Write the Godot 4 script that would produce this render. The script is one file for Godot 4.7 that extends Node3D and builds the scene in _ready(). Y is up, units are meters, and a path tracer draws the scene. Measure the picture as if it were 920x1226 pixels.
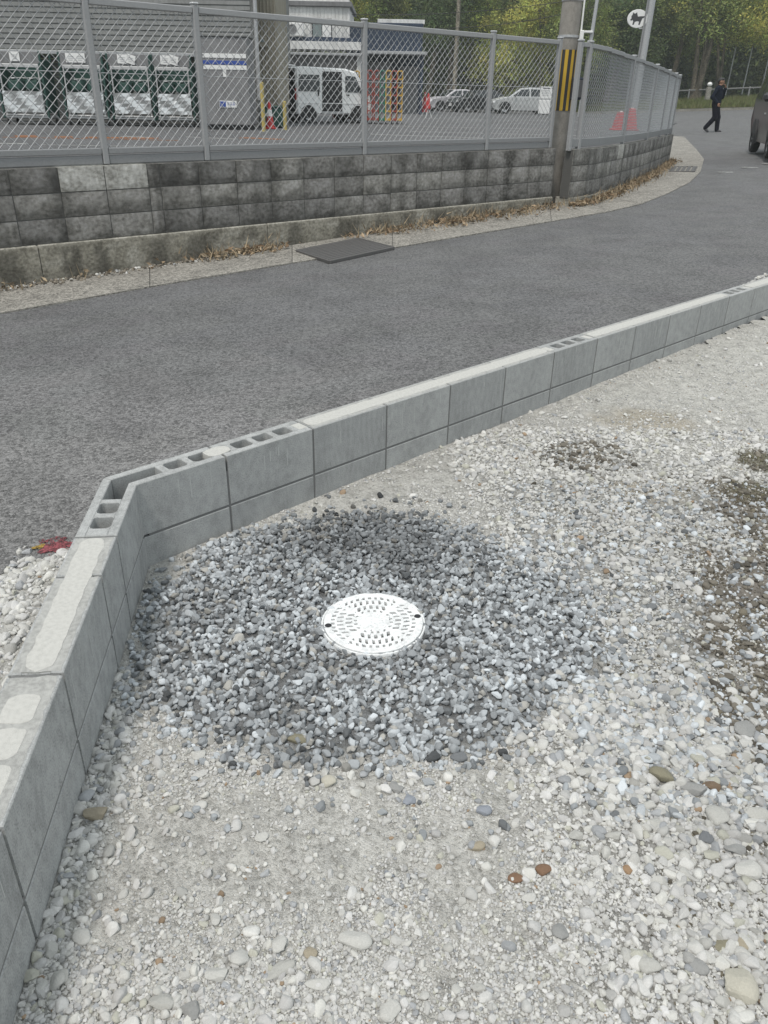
extends Node3D
# A drainage cover in a bed of crushed stone beside a low new block wall, a curving street and a walled, fenced yard behind it.

const CORNER := Vector3(-0.822, 0.321, -2.306)          # inner top corner of the new block wall
const LONG := Vector3(0.719, 0, -0.695)
const SHORT := Vector3(0.116, 0, 0.993)
const LONG_BACK := Vector3(-0.695, 0, -0.719)
const SHORT_BACK := Vector3(-0.993, 0, 0.116)
const OLD := Vector3(-3.107, 0, -6.804)                 # a point on the face of the old wall
const OLD_ALONG := Vector3(0.753, 0, -0.658)
const OLD_BACK := Vector3(-0.658, 0, -0.753)
const YARD := 0.58
var rng := RandomNumberGenerator.new()
var M := {}
var rough_noise := FastNoiseLite.new()
var fine_noise := FastNoiseLite.new()

# ---------------------------------------------------------------- mesh building
class Mb:
	var v := PackedVector3Array()
	var n := PackedVector3Array()
	var c := PackedColorArray()
	var col := Color.WHITE
	func t(a: Vector3, b: Vector3, d: Vector3) -> void:
		var nn := (b - a).cross(d - a).normalized()
		v.append(a); v.append(d); v.append(b)
		for i in 3:
			n.append(nn); c.append(col)
	func q(a: Vector3, b: Vector3, d: Vector3, e: Vector3) -> void:
		t(a, b, d); t(a, d, e)
	func out(a: Vector3, b: Vector3, d: Vector3, centre: Vector3) -> void:
		if (b - a).cross(d - a).dot((a + b + d) / 3.0 - centre) < 0.0:
			t(a, d, b)
		else:
			t(a, b, d)
	func qout(a: Vector3, b: Vector3, d: Vector3, e: Vector3, centre: Vector3) -> void:
		out(a, b, d, centre); out(a, d, e, centre)
	func ts(a: Vector3, b: Vector3, d: Vector3, na: Vector3, nb: Vector3, nd: Vector3) -> void:
		v.append(a); v.append(d); v.append(b)
		n.append(na); n.append(nd); n.append(nb)
		for i in 3:
			c.append(col)
	func qs(a: Vector3, b: Vector3, d: Vector3, e: Vector3, na: Vector3, nb: Vector3, nd: Vector3, ne: Vector3) -> void:
		ts(a, b, d, na, nb, nd); ts(a, d, e, na, nd, ne)
	func box(size: Vector3, xf := Transform3D(), bev := 0.0) -> void:
		var h := size / 2.0
		var o := xf.origin
		var b: float = min(bev, min(h.x, min(h.y, h.z)) * 0.9)
		var g := func(sx: float, sy: float, sz: float, ax: int) -> Vector3:
			return xf * Vector3(sx * (h.x - (0.0 if ax == 0 else b)), sy * (h.y - (0.0 if ax == 1 else b)), sz * (h.z - (0.0 if ax == 2 else b)))
		for s in [-1.0, 1.0]:
			qout(g.call(s, -1, -1, 0), g.call(s, 1, -1, 0), g.call(s, 1, 1, 0), g.call(s, -1, 1, 0), o)
			qout(g.call(-1, s, -1, 1), g.call(1, s, -1, 1), g.call(1, s, 1, 1), g.call(-1, s, 1, 1), o)
			qout(g.call(-1, -1, s, 2), g.call(1, -1, s, 2), g.call(1, 1, s, 2), g.call(-1, 1, s, 2), o)
		if b <= 0.0:
			return
		for s in [-1.0, 1.0]:
			for r in [-1.0, 1.0]:
				qout(g.call(-1, s, r, 1), g.call(1, s, r, 1), g.call(1, s, r, 2), g.call(-1, s, r, 2), o)
				qout(g.call(s, -1, r, 0), g.call(s, 1, r, 0), g.call(s, 1, r, 2), g.call(s, -1, r, 2), o)
				qout(g.call(s, r, -1, 0), g.call(s, r, 1, 0), g.call(s, r, 1, 1), g.call(s, r, -1, 1), o)
				for u in [-1.0, 1.0]:
					out(g.call(s, r, u, 0), g.call(s, r, u, 1), g.call(s, r, u, 2), o)
	# an upright prism over a plan outline (x, z), its upper edge chamfered
	func prism(poly: PackedVector2Array, y0: float, y1: float, bev := 0.0) -> void:
		var p := poly
		var area := 0.0
		for i in p.size():
			area += p[i].cross(p[(i + 1) % p.size()])
		if area > 0.0:
			p.reverse()
		var k := p.size()
		var inner := PackedVector2Array()
		for i in k:
			var e0 := (p[i] - p[(i + k - 1) % k]).normalized()
			var e1 := (p[(i + 1) % k] - p[i]).normalized()
			var n0 := Vector2(-e0.y, e0.x)
			var n1 := Vector2(-e1.y, e1.x)
			var m := (n0 + n1).normalized()
			inner.append(p[i] - m * bev / max(0.4, m.dot(n0)))
		var mid := Vector2.ZERO
		for a in p:
			mid += a / k
		if bev > 0.0 and inner[0].distance_to(mid) > p[0].distance_to(mid):
			for i in k:
				inner[i] = p[i] * 2.0 - inner[i]
		var P := func(a: Vector2, y: float) -> Vector3: return Vector3(a.x, y, a.y)
		for i in k:
			var j := (i + 1) % k
			qout(P.call(p[i], y0), P.call(p[j], y0), P.call(p[j], y1 - bev), P.call(p[i], y1 - bev), Vector3(mid.x, (y0 + y1) / 2.0, mid.y))
			if bev > 0.0:
				out(P.call(p[i], y1 - bev), P.call(p[j], y1 - bev), P.call(inner[j], y1), P.call(mid, y0))
				out(P.call(p[i], y1 - bev), P.call(inner[j], y1), P.call(inner[i], y1), P.call(mid, y0))
		var tri := Geometry2D.triangulate_polygon(inner)
		for i in range(0, tri.size(), 3):
			var a: Vector3 = P.call(inner[tri[i]], y1)
			var b: Vector3 = P.call(inner[tri[i + 1]], y1)
			var d: Vector3 = P.call(inner[tri[i + 2]], y1)
			out(a, b, d, (a + b + d) / 3.0 - Vector3.UP)
	func tube(pts: Array, radii: Array, sides := 8, cap := true) -> void:
		var rings := []
		var ref := Vector3.UP
		for i in pts.size():
			var dir: Vector3 = (pts[min(i + 1, pts.size() - 1)] - pts[max(i - 1, 0)]).normalized()
			if abs(dir.dot(ref)) > 0.95:
				ref = Vector3.RIGHT if abs(dir.x) < 0.8 else Vector3.BACK
			var x := ref.cross(dir).normalized()
			var y := dir.cross(x)
			ref = y
			var ring := []
			for k in sides:
				var a := TAU * k / sides
				ring.append(x * cos(a) + y * sin(a))
			rings.append(ring)
		for i in pts.size() - 1:
			for k in sides:
				var l := (k + 1) % sides
				qs(pts[i] + rings[i][k] * radii[i], pts[i] + rings[i][l] * radii[i], pts[i + 1] + rings[i + 1][l] * radii[i + 1], pts[i + 1] + rings[i + 1][k] * radii[i + 1], rings[i][k], rings[i][l], rings[i + 1][l], rings[i + 1][k])
		if cap:
			for e in [0, pts.size() - 1]:
				var inside: Vector3 = pts[1] if e == 0 else pts[e - 1]
				for k in range(1, sides - 1):
					out(pts[e] + rings[e][0] * radii[e], pts[e] + rings[e][k] * radii[e], pts[e] + rings[e][k + 1] * radii[e], inside)
	func bar(a: Vector3, b: Vector3, r: float, sides := 6) -> void:
		tube([a, b], [r, r], sides)
	func lathe(prof: Array, xf := Transform3D(), sides := 24) -> void:
		for i in prof.size() - 1:
			var a: Vector2 = prof[i]
			var b: Vector2 = prof[i + 1]
			var e := (b - a).normalized()
			for k in sides:
				var f0 := TAU * k / sides
				var f1 := TAU * (k + 1) / sides
				var N := func(f: float) -> Vector3: return (xf.basis * Vector3(e.y * cos(f), -e.x, e.y * sin(f))).normalized()
				var P := func(w: Vector2, f: float) -> Vector3: return xf * Vector3(w.x * cos(f), w.y, w.x * sin(f))
				qs(P.call(a, f0), P.call(b, f0), P.call(b, f1), P.call(a, f1), N.call(f0), N.call(f0), N.call(f1), N.call(f1))
	# a side outline (x, y) given width along z; half(y) is the half width at each height
	func body(poly: PackedVector2Array, half: Callable, bev: float, xf := Transform3D()) -> void:
		var mid := Vector2.ZERO
		for a in poly:
			mid += a / poly.size()
		var k := poly.size()
		var inner := PackedVector2Array()
		for a in poly:
			inner.append(a + (mid - a).normalized() * bev)
		var tri := Geometry2D.triangulate_polygon(inner)
		var P := func(a: Vector2, s: float, inset: float) -> Vector3: return Vector3(a.x, a.y, s * (half.call(a.y) - inset))
		for s in [-1.0, 1.0]:
			for i in range(0, tri.size(), 3):
				var a: Vector3 = P.call(inner[tri[i]], s, 0.0)
				var b: Vector3 = P.call(inner[tri[i + 1]], s, 0.0)
				var d: Vector3 = P.call(inner[tri[i + 2]], s, 0.0)
				var z := Vector3(0, 0, s)
				if (b - a).cross(d - a).dot(z) < 0:
					t(xf * a, xf * d, xf * b)
				else:
					t(xf * a, xf * b, xf * d)
			for i in k:
				var j := (i + 1) % k
				var cc := xf * Vector3(mid.x, mid.y, 0)
				qout(xf * P.call(poly[i], s, bev), xf * P.call(poly[j], s, bev), xf * P.call(inner[j], s, 0.0), xf * P.call(inner[i], s, 0.0), cc)
		for i in k:
			var j := (i + 1) % k
			var e := poly[j] - poly[i]
			var a: Vector3 = xf * P.call(poly[i], 1.0, bev)
			var b: Vector3 = xf * P.call(poly[j], 1.0, bev)
			var d: Vector3 = xf * P.call(poly[j], -1.0, bev)
			var f: Vector3 = xf * P.call(poly[i], -1.0, bev)
			qout(a, b, d, f, xf * Vector3(mid.x, mid.y, 0))
	# a thin sheet on the side of such a body
	func patch(poly: PackedVector2Array, half: Callable, s: float, off: float, xf := Transform3D()) -> void:
		var tri := Geometry2D.triangulate_polygon(poly)
		var P := func(a: Vector2, o: float) -> Vector3: return xf * Vector3(a.x, a.y, s * (half.call(a.y) + o))
		for i in range(0, tri.size(), 3):
			var a: Vector3 = P.call(poly[tri[i]], off)
			var b: Vector3 = P.call(poly[tri[i + 1]], off)
			var d: Vector3 = P.call(poly[tri[i + 2]], off)
			out(a, b, d, (a + b + d) / 3.0 - xf.basis * Vector3(0, 0, s))
		var mid := Vector2.ZERO
		for a in poly:
			mid += a / poly.size()
		for i in poly.size():
			var j := (i + 1) % poly.size()
			qout(P.call(poly[i], off), P.call(poly[j], off), P.call(poly[j], -0.03), P.call(poly[i], -0.03), P.call(mid, -0.015))
	func mesh() -> ArrayMesh:
		var a := []
		a.resize(Mesh.ARRAY_MAX)
		a[Mesh.ARRAY_VERTEX] = v
		a[Mesh.ARRAY_NORMAL] = n
		a[Mesh.ARRAY_COLOR] = c
		var m := ArrayMesh.new()
		m.add_surface_from_arrays(Mesh.PRIMITIVE_TRIANGLES, a)
		return m

func put(called: String, mb: Mb, m: Material, parent: Node = self) -> MeshInstance3D:
	return put_mesh(called, mb.mesh(), m, parent)

func put_mesh(called: String, mesh: Mesh, m: Material, parent: Node = self) -> MeshInstance3D:
	var o := MeshInstance3D.new()
	o.name = called
	o.mesh = mesh
	o.material_override = m
	parent.add_child(o, true)
	return o

func tag(o: Node, label: String, category: String, group := "") -> void:
	o.set_meta("label", label)
	o.set_meta("category", category)
	if group:
		o.set_meta("group", group)

func thing(called: String, label: String, category: String, at := Vector3.ZERO, turn := 0.0, group := "") -> Node3D:
	var o := Node3D.new()
	o.name = called
	add_child(o, true)
	o.position = at
	o.rotation.y = turn
	tag(o, label, category, group)
	return o

func setting(called: String, mb: Mb, m: Material, parent: Node = self) -> MeshInstance3D:
	var o := put(called, mb, m, parent)
	if parent == self:
		o.set_meta("kind", "structure")
	return o

func stuff(called: String, mesh: Mesh, m: Material, xfs: Array, cols: Array, parent: Node) -> MultiMeshInstance3D:
	var mm := MultiMesh.new()
	mm.transform_format = MultiMesh.TRANSFORM_3D
	mm.use_colors = true
	mm.mesh = mesh
	mm.instance_count = xfs.size()
	for i in xfs.size():
		mm.set_instance_transform(i, xfs[i])
		mm.set_instance_color(i, cols[i])
	var o := MultiMeshInstance3D.new()
	o.name = called
	o.multimesh = mm
	o.material_override = m
	parent.add_child(o, true)
	o.set_meta("kind", "stuff")
	return o

# ---------------------------------------------------------------- textures and materials
func noise(freq: float, sd: int, type := FastNoiseLite.TYPE_SIMPLEX_SMOOTH, octaves := 4, ret := FastNoiseLite.RETURN_DISTANCE) -> FastNoiseLite:
	var f := FastNoiseLite.new()
	f.noise_type = type
	f.frequency = freq
	f.seed = sd
	f.fractal_type = FastNoiseLite.FRACTAL_FBM if octaves > 1 else FastNoiseLite.FRACTAL_NONE
	f.fractal_octaves = octaves
	f.cellular_return_type = ret
	return f

func layer(f: FastNoiseLite, size: int) -> PackedByteArray:
	var im := f.get_seamless_image(size, size)
	im.convert(Image.FORMAT_L8)
	return im.get_data()

func mixed(layers: Array, weights: Array) -> PackedByteArray:
	var o := PackedByteArray()
	var k: int = layers[0].size()
	o.resize(k)
	if layers.size() == 1:
		return layers[0]
	var a: PackedByteArray = layers[0]
	var b: PackedByteArray = layers[1]
	var d: PackedByteArray = layers[2] if layers.size() > 2 else layers[1]
	var wa: float = weights[0]
	var wb: float = weights[1]
	var wd: float = weights[2] if layers.size() > 2 else 0.0
	for i in k:
		o[i] = clampi(int(a[i] * wa + b[i] * wb + d[i] * wd), 0, 255)
	return o

func grey_tex(data: PackedByteArray, size: int) -> ImageTexture:
	return ImageTexture.create_from_image(Image.create_from_data(size, size, false, Image.FORMAT_L8, data))

func ramp_tex(data: PackedByteArray, size: int, stops: Array) -> ImageTexture:
	var g := Gradient.new()
	g.offsets = PackedFloat32Array(stops.map(func(s): return s[0]))
	g.colors = PackedColorArray(stops.map(func(s): return s[1]))
	var lut := []
	for i in 256:
		lut.append(g.sample(i / 255.0))
	var o := PackedByteArray()
	o.resize(data.size() * 3)
	var r := PackedByteArray()
	var gg := PackedByteArray()
	var bb := PackedByteArray()
	for i in 256:
		r.append(lut[i].r8); gg.append(lut[i].g8); bb.append(lut[i].b8)
	for i in data.size():
		var d := data[i]
		o[i * 3] = r[d]
		o[i * 3 + 1] = gg[d]
		o[i * 3 + 2] = bb[d]
	return ImageTexture.create_from_image(Image.create_from_data(size, size, false, Image.FORMAT_RGB8, o))

func grey(x: float) -> Color:
	return Color(x, x, x)

func lin(r: float, g: float, b: float) -> Color:       # a real-world base colour
	return Color(r, g, b).linear_to_srgb()

func plain(name_: String, c: Color, rough := 0.8, metal := 0.0) -> StandardMaterial3D:
	var m := StandardMaterial3D.new()
	m.albedo_color = c.linear_to_srgb()
	m.roughness = rough
	m.metallic = metal
	M[name_] = m
	return m

func textured(name_: String, c: Color, tex: Texture2D, per_m: float, rough := 0.9, height: Texture2D = null, cm := 0.0, vcol := false) -> StandardMaterial3D:
	var m := plain(name_, c, rough)
	m.albedo_texture = tex
	m.uv1_triplanar = true
	m.uv1_world_triplanar = true
	m.uv1_scale = Vector3.ONE * per_m
	m.vertex_color_use_as_albedo = vcol
	if height:
		m.heightmap_enabled = true
		m.heightmap_texture = height
		m.heightmap_scale = cm
	return m

func stain(m: StandardMaterial3D, tex: Texture2D, scale_: Vector3) -> void:
	m.detail_enabled = true
	m.detail_albedo = tex
	m.detail_blend_mode = BaseMaterial3D.BLEND_MODE_MUL
	m.detail_uv_layer = BaseMaterial3D.DETAIL_UV_2
	m.uv2_triplanar = true
	m.uv2_world_triplanar = true
	m.uv2_scale = scale_

func make_materials() -> void:
	var S := 1024
	var cell_v := layer(noise(0.10, 3, FastNoiseLite.TYPE_CELLULAR, 1, FastNoiseLite.RETURN_CELL_VALUE), S)
	var cell_d := layer(noise(0.10, 3, FastNoiseLite.TYPE_CELLULAR, 1, FastNoiseLite.RETURN_DISTANCE2_SUB), S)
	var fine := layer(noise(0.22, 8, FastNoiseLite.TYPE_SIMPLEX_SMOOTH, 3), S)
	var mid := layer(noise(0.03, 9, FastNoiseLite.TYPE_SIMPLEX_SMOOTH, 5), S)
	var big := layer(noise(0.006, 12, FastNoiseLite.TYPE_SIMPLEX_SMOOTH, 5), S)
	var asphalt_h := mixed([cell_d, fine], [0.9, 0.35])
	var asphalt_c := mixed([cell_v, cell_d, fine], [0.42, 0.5, 0.25])
	var grain := mixed([fine, mid], [0.6, 0.4])
	var chips_v := layer(noise(0.09, 31, FastNoiseLite.TYPE_CELLULAR, 1, FastNoiseLite.RETURN_CELL_VALUE), S)
	var chips_d := layer(noise(0.09, 31, FastNoiseLite.TYPE_CELLULAR, 1, FastNoiseLite.RETURN_DISTANCE2_SUB), S)
	var dust_c := mixed([chips_v, fine, mid], [0.25, 0.45, 0.3])
	var dust_h := mixed([chips_d, fine, mid], [0.5, 0.35, 0.3])
	var t_asphalt := ramp_tex(asphalt_c, S, [[0.1, grey(0.34)], [0.32, grey(0.66)], [0.55, grey(0.84)], [0.9, grey(1.0)]])
	var t_grain := ramp_tex(grain, S, [[0.15, grey(0.84)], [0.5, grey(0.94)], [0.85, grey(1.0)]])
	var t_speck := ramp_tex(mixed([fine, mid], [0.8, 0.2]), S, [[0.15, grey(0.72)], [0.38, grey(0.90)], [0.6, grey(0.96)], [0.85, grey(1.0)]])
	var t_dust := ramp_tex(dust_c, S, [[0.2, Color(0.60, 0.595, 0.58)], [0.42, Color(0.86, 0.855, 0.845)], [0.62, Color(0.96, 0.957, 0.95)], [0.85, grey(1.0)]])
	var t_big := ramp_tex(big, S, [[0.2, grey(0.90)], [0.5, grey(0.965)], [0.8, grey(1.0)]])
	var t_soft := ramp_tex(mixed([mid, fine, big], [0.45, 0.2, 0.35]), S, [[0.3, grey(0.86)], [0.5, grey(0.95)], [0.7, grey(1.0)]])
	var t_mottle := ramp_tex(mid, S, [[0.2, grey(0.86)], [0.5, grey(0.96)], [0.8, grey(1.0)]])
	var stain_d := mixed([big, mid], [0.72, 0.3])
	var t_stain := ramp_tex(stain_d, S, [[0.28, Color(0.60, 0.595, 0.58)], [0.42, Color(0.76, 0.755, 0.735)], [0.56, Color(0.91, 0.905, 0.885)], [0.72, Color(1, 0.99, 0.97)]])
	var t_blot := ramp_tex(mixed([mid, big, fine], [0.5, 0.35, 0.15]), S, [[0.3, Color(0.62, 0.615, 0.60)], [0.48, Color(0.86, 0.855, 0.84)], [0.66, grey(1.0)]])
	var t_drip := ramp_tex(mixed([mid, fine], [0.8, 0.2]), S, [[0.3, Color(0.62, 0.61, 0.59)], [0.5, Color(0.85, 0.85, 0.83)], [0.7, grey(1.0)]])
	var h_asphalt := grey_tex(asphalt_h, S)
	var h_grain := grey_tex(grain, S)
	var h_dust := grey_tex(dust_h, S)
	M.t_grain = t_grain
	M.h_grain = h_grain
	stain(textured("asphalt", Color(1, 1, 1), t_asphalt, 0.85, 0.85, h_asphalt, 0.5, true), t_big, Vector3.ONE * 0.22)
	stain(textured("yard_asphalt", Color(0.20, 0.20, 0.205), t_asphalt, 0.5, 0.9, h_asphalt, 0.3), t_big, Vector3.ONE * 0.08)
	stain(textured("dust", Color(1, 1, 1), t_dust, 1.5, 0.95, h_dust, 0.8, true), t_mottle, Vector3.ONE * 0.35)
	stain(textured("gutter", Color(0.50, 0.475, 0.425), t_asphalt, 0.6, 0.95, h_asphalt, 0.3), t_big, Vector3.ONE * 0.4)
	textured("stone", Color(1, 1, 1), t_grain, 6.0, 0.85, h_grain, 0.06, true)
	stain(textured("new_block", Color(0.45, 0.46, 0.455), t_speck, 0.75, 0.92, h_grain, 0.08), t_soft, Vector3(1.1, 0.5, 1.1))
	stain(textured("new_block_worn", Color(0.415, 0.425, 0.422), t_speck, 0.85, 0.92, h_grain, 0.08), t_soft, Vector3(1.6, 0.35, 1.6))
	textured("mortar_fill", Color(0.535, 0.53, 0.50), t_grain, 1.9, 0.95, h_grain, 0.12)
	stain(textured("mortar_smear", Color(0.46, 0.46, 0.44), t_grain, 1.9, 0.95, h_grain, 0.12), t_soft, Vector3.ONE * 2.0)
	textured("mortar", Color(0.19, 0.192, 0.19), t_grain, 2.0, 0.95)
	var old := [["old_dark", Color(0.345, 0.34, 0.33)], ["old_mid", Color(0.385, 0.38, 0.365)], ["old_light", Color(0.43, 0.425, 0.405)], ["old_black", Color(0.285, 0.282, 0.275)], ["old_pale", Color(0.64, 0.64, 0.61)]]
	for a in old:
		stain(textured(a[0], a[1], t_blot, 0.75, 0.95, h_grain, 0.3, true), t_mottle if a[0] != "old_pale" else t_soft, Vector3(0.95, 0.42, 0.95) if a[0] != "old_pale" else Vector3(1.4, 0.25, 1.4))
	textured("old_mortar", Color(0.11, 0.109, 0.104), t_grain, 2.0, 0.95)
	stain(textured("footing", Color(0.46, 0.445, 0.395), t_blot, 0.9, 0.95, h_grain, 0.25, true), t_mottle, Vector3(1.9, 0.9, 1.9))
	stain(textured("pole_concrete", Color(0.33, 0.31, 0.28), t_grain, 1.2, 0.9, h_grain, 0.1), t_soft, Vector3(0.5, 0.3, 0.5))
	stain(textured("bark", Color(0.25, 0.215, 0.175), t_drip, 0.3, 0.95, h_grain, 1.0), t_stain, Vector3(0.5, 0.2, 0.5))
	stain(textured("pale_bark", Color(0.42, 0.385, 0.33), t_drip, 0.3, 0.95, h_grain, 1.0), t_stain, Vector3(0.5, 0.2, 0.5))
	stain(textured("siding", Color(0.24, 0.245, 0.24), t_grain, 0.6, 0.6), t_soft, Vector3(0.3, 0.1, 0.3))
	stain(textured("beige_sheet", Color(0.36, 0.33, 0.26), t_grain, 0.6, 0.7), t_soft, Vector3(0.3, 0.05, 0.3))
	textured("lime_run", Color(0.50, 0.51, 0.50), t_grain, 2.0, 0.95)
	textured("shaded_shutter", Color(0.10, 0.102, 0.10), t_grain, 0.6, 0.7)  # darker than the boards above: shade under the lintel put into the colour
	textured("soil", Color(0.10, 0.085, 0.065), t_dust, 1.0, 0.95)
	stain(textured("grass_bank", Color(0.085, 0.11, 0.035), t_dust, 0.4, 0.95), t_stain, Vector3.ONE * 0.15)
	stain(textured("earth", Color(0.14, 0.13, 0.10), t_dust, 0.3, 0.95), t_stain, Vector3.ONE * 0.1)
	stain(textured("galvanised", Color(0.55, 0.56, 0.57), t_grain, 1.5, 0.5), t_mottle, Vector3.ONE * 0.7)
	M.galvanised.metallic = 0.35
	textured("fence_post", Color(0.34, 0.345, 0.35), t_grain, 1.2, 0.5)
	textured("fence_rail", Color(0.27, 0.275, 0.28), t_grain, 1.2, 0.5)
	textured("lid", Color(0.80, 0.812, 0.81), t_soft, 2.5, 0.45, h_grain, 0.03)
	textured("grate", Color(0.105, 0.102, 0.10), t_grain, 1.2, 0.7)
	stain(textured("white_wall", Color(0.86, 0.86, 0.84), t_grain, 0.4, 0.8), t_soft, Vector3(0.15, 0.03, 0.15))
	stain(textured("grey_wall", Color(0.25, 0.25, 0.255), t_grain, 0.4, 0.8), t_soft, Vector3(0.15, 0.04, 0.15))
	stain(textured("navy_sheet", Color(0.035, 0.055, 0.10), t_grain, 0.4, 0.6), t_soft, Vector3(0.2, 0.04, 0.2))
	textured("red_paint", Color(0.34, 0.085, 0.10), t_asphalt, 0.9, 0.8, h_asphalt, 0.3)
	textured("yellow_paint", Color(0.50, 0.33, 0.06), t_asphalt, 0.9, 0.8)
	textured("orange_paint", Color(0.45, 0.17, 0.05), t_asphalt, 0.5, 0.8)
	textured("white_paint", Color(0.60, 0.60, 0.58), t_asphalt, 0.5, 0.8)
	plain("dark", Color(0.018, 0.018, 0.02), 0.7)
	plain("rubber", Color(0.025, 0.025, 0.027), 0.8)
	plain("hub", Color(0.45, 0.46, 0.47), 0.35, 0.6)
	plain("glass", Color(0.03, 0.036, 0.04), 0.08)
	plain("window", Color(0.22, 0.26, 0.26), 0.2)
	plain("van_white", Color(0.82, 0.83, 0.82), 0.3)
	plain("car_silver", Color(0.52, 0.53, 0.53), 0.3, 0.3)
	plain("car_black", Color(0.018, 0.019, 0.022), 0.2)
	plain("car_dark", Color(0.030, 0.031, 0.030), 0.25, 0.3)
	plain("car_pale", Color(0.55, 0.53, 0.55), 0.3, 0.1)
	for nm in ["van_white", "car_silver", "car_black", "car_dark", "car_pale"]:
		M[nm].clearcoat_enabled = true
		M[nm].clearcoat = 0.6
	plain("lamp_glass", Color(0.65, 0.66, 0.66), 0.15)
	plain("red_lamp", Color(0.35, 0.02, 0.02), 0.25)
	plain("amber", Color(0.5, 0.2, 0.03), 0.3)
	plain("green_steel", Color(0.018, 0.062, 0.05), 0.5)
	plain("silver_sheet", Color(0.62, 0.63, 0.63), 0.3, 0.75)
	plain("bar_steel", Color(0.5, 0.5, 0.5), 0.4, 0.3)
	plain("paper", Color(0.75, 0.75, 0.74), 0.8)
	plain("ink", Color(0.05, 0.05, 0.055), 0.8)
	plain("blue_print", Color(0.03, 0.07, 0.30), 0.5)
	plain("cone_red", Color(0.50, 0.035, 0.035), 0.6)
	plain("rack_red", Color(0.30, 0.06, 0.045), 0.6)
	plain("rack_yellow", Color(0.52, 0.32, 0.05), 0.6)
	plain("rack_green", Color(0.02, 0.16, 0.11), 0.6)
	plain("post_yellow", Color(0.42, 0.33, 0.10), 0.6)
	plain("stripe_yellow", Color(0.52, 0.33, 0.03), 0.6)
	plain("stripe_black", Color(0.03, 0.03, 0.03), 0.7)
	plain("box_navy", Color(0.03, 0.04, 0.065), 0.5)
	plain("white_plastic", Color(0.74, 0.74, 0.73), 0.5)
	plain("cable", Color(0.03, 0.03, 0.03), 0.7)
	plain("shoe", Color(0.05, 0.05, 0.055), 0.7)
	plain("hair", Color(0.012, 0.011, 0.011), 0.6)
	var cloth := textured("figure", Color(1, 1, 1), t_grain, 8.0, 0.9, null, 0.0, true)
	cloth.metallic_specular = 0.2
	var leaf := plain("leaf", Color(1, 1, 1), 0.6)
	leaf.vertex_color_use_as_albedo = true
	leaf.backlight_enabled = true
	leaf.backlight = Color(0.8, 0.8, 0.8)
	var straw := plain("straw", Color(1, 1, 1), 0.8)
	straw.vertex_color_use_as_albedo = true

# ---------------------------------------------------------------- heights of the ground
func road_y(x: float, z: float) -> float:
	var s := 0.753 * x - 0.658 * z
	return 0.202 + 0.047 * x + 0.013 * z + 0.012 * max(0.0, s - 15.0)

func pile(x: float, z: float) -> float:                 # below 1 inside the heap of blue-grey stone
	var a := Vector2((x + 0.06) / 0.725, (z + 2.04) / 0.65)
	return a.length() + 0.13 * rough_noise.get_noise_2d(x * 5.0, z * 5.0) + 0.06 * rough_noise.get_noise_2d(x * 22.0, z * 22.0)

func lot_y(x: float, z: float) -> float:
	var along := (x - CORNER.x) * LONG.x + (z - CORNER.z) * LONG.z
	var h := clampf(0.016 * along, 0.0, 0.08)
	h += 0.011 * rough_noise.get_noise_2d(x * 2.2, z * 2.2) + 0.004 * fine_noise.get_noise_2d(x * 3.0, z * 3.0)
	h += 0.022 * smoothstep(1.1, 0.55, pile(x, z))
	return h

func inside_lot(x: float, z: float) -> float:            # metres from the nearer wall face, positive on the lot
	var p := Vector3(x, 0, z) - Vector3(CORNER.x, 0, CORNER.z)
	return min(-p.dot(LONG_BACK), -p.dot(SHORT_BACK))

func bank_y(x: float, z: float) -> float:                # the white gravel heaped behind the short wall
	var p := Vector3(x, 0, z) - Vector3(CORNER.x, 0, CORNER.z)
	var w := p.dot(SHORT_BACK) - 0.12
	var edge := Vector2(x + 1.02, z + 2.30).dot(Vector2(0.75, 0.66))
	var rise := smoothstep(0.0, 0.34, edge) * (1.0 - smoothstep(0.05, 0.9, w))
	return road_y(x, z) - 0.004 + 0.12 * rise + 0.010 * smoothstep(0.0, 0.15, edge) * rough_noise.get_noise_2d(x * 3.0, z * 3.0)

func patches(x: float, z: float) -> Array:               # [brown soil, moss, grey] shares at a place
	var w := 0.16 * rough_noise.get_noise_2d(x * 6.0 + 9.0, z * 6.0) + 0.14 * rough_noise.get_noise_2d(x * 14.0, z * 14.0)
	var soil := 0.0
	for b in [[1.33, -2.22, 0.12, 0.24], [1.02, -1.90, 0.10, 0.07], [1.14, -1.70, 0.10, 0.15], [1.55, -2.6, 0.26, 0.42], [1.03, -1.50, 0.10, 0.16], [1.40, -1.95, 0.28, 0.3], [1.16, -2.24, 0.12, 0.10], [1.2, -2.0, 0.2, 0.5], [0.98, -1.62, 0.1, 0.2]]:
		soil = max(soil, smoothstep(1.15, 0.6, Vector2((x - b[0]) / b[2], (z - b[1]) / b[3]).length() + w * 2.0))
	var moss := 0.0
	for b in [[1.56, -2.92, 0.12, 0.14], [1.74, -3.22, 0.13, 0.14], [1.85, -2.8, 0.2, 0.3]]:
		moss = max(moss, smoothstep(1.15, 0.6, Vector2((x - b[0]) / b[2], (z - b[1]) / b[3]).length() + w * 2.0))
	var tan_ := 0.0
	for b in [[1.35, -3.7, 0.28, 0.22], [1.1, -2.93, 0.22, 0.16], [0.31, -1.46, 0.06, 0.05]]:
		tan_ = max(tan_, smoothstep(1.2, 0.4, Vector2((x - b[0]) / b[2], (z - b[1]) / b[3]).length() + w * 2.0))
	var dark := smoothstep(1.3, 0.5, Vector2((x - 0.9) / 0.2, (z + 3.28) / 0.22).length() + w * 2.0)
	return [soil, moss, tan_, dark]

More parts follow.
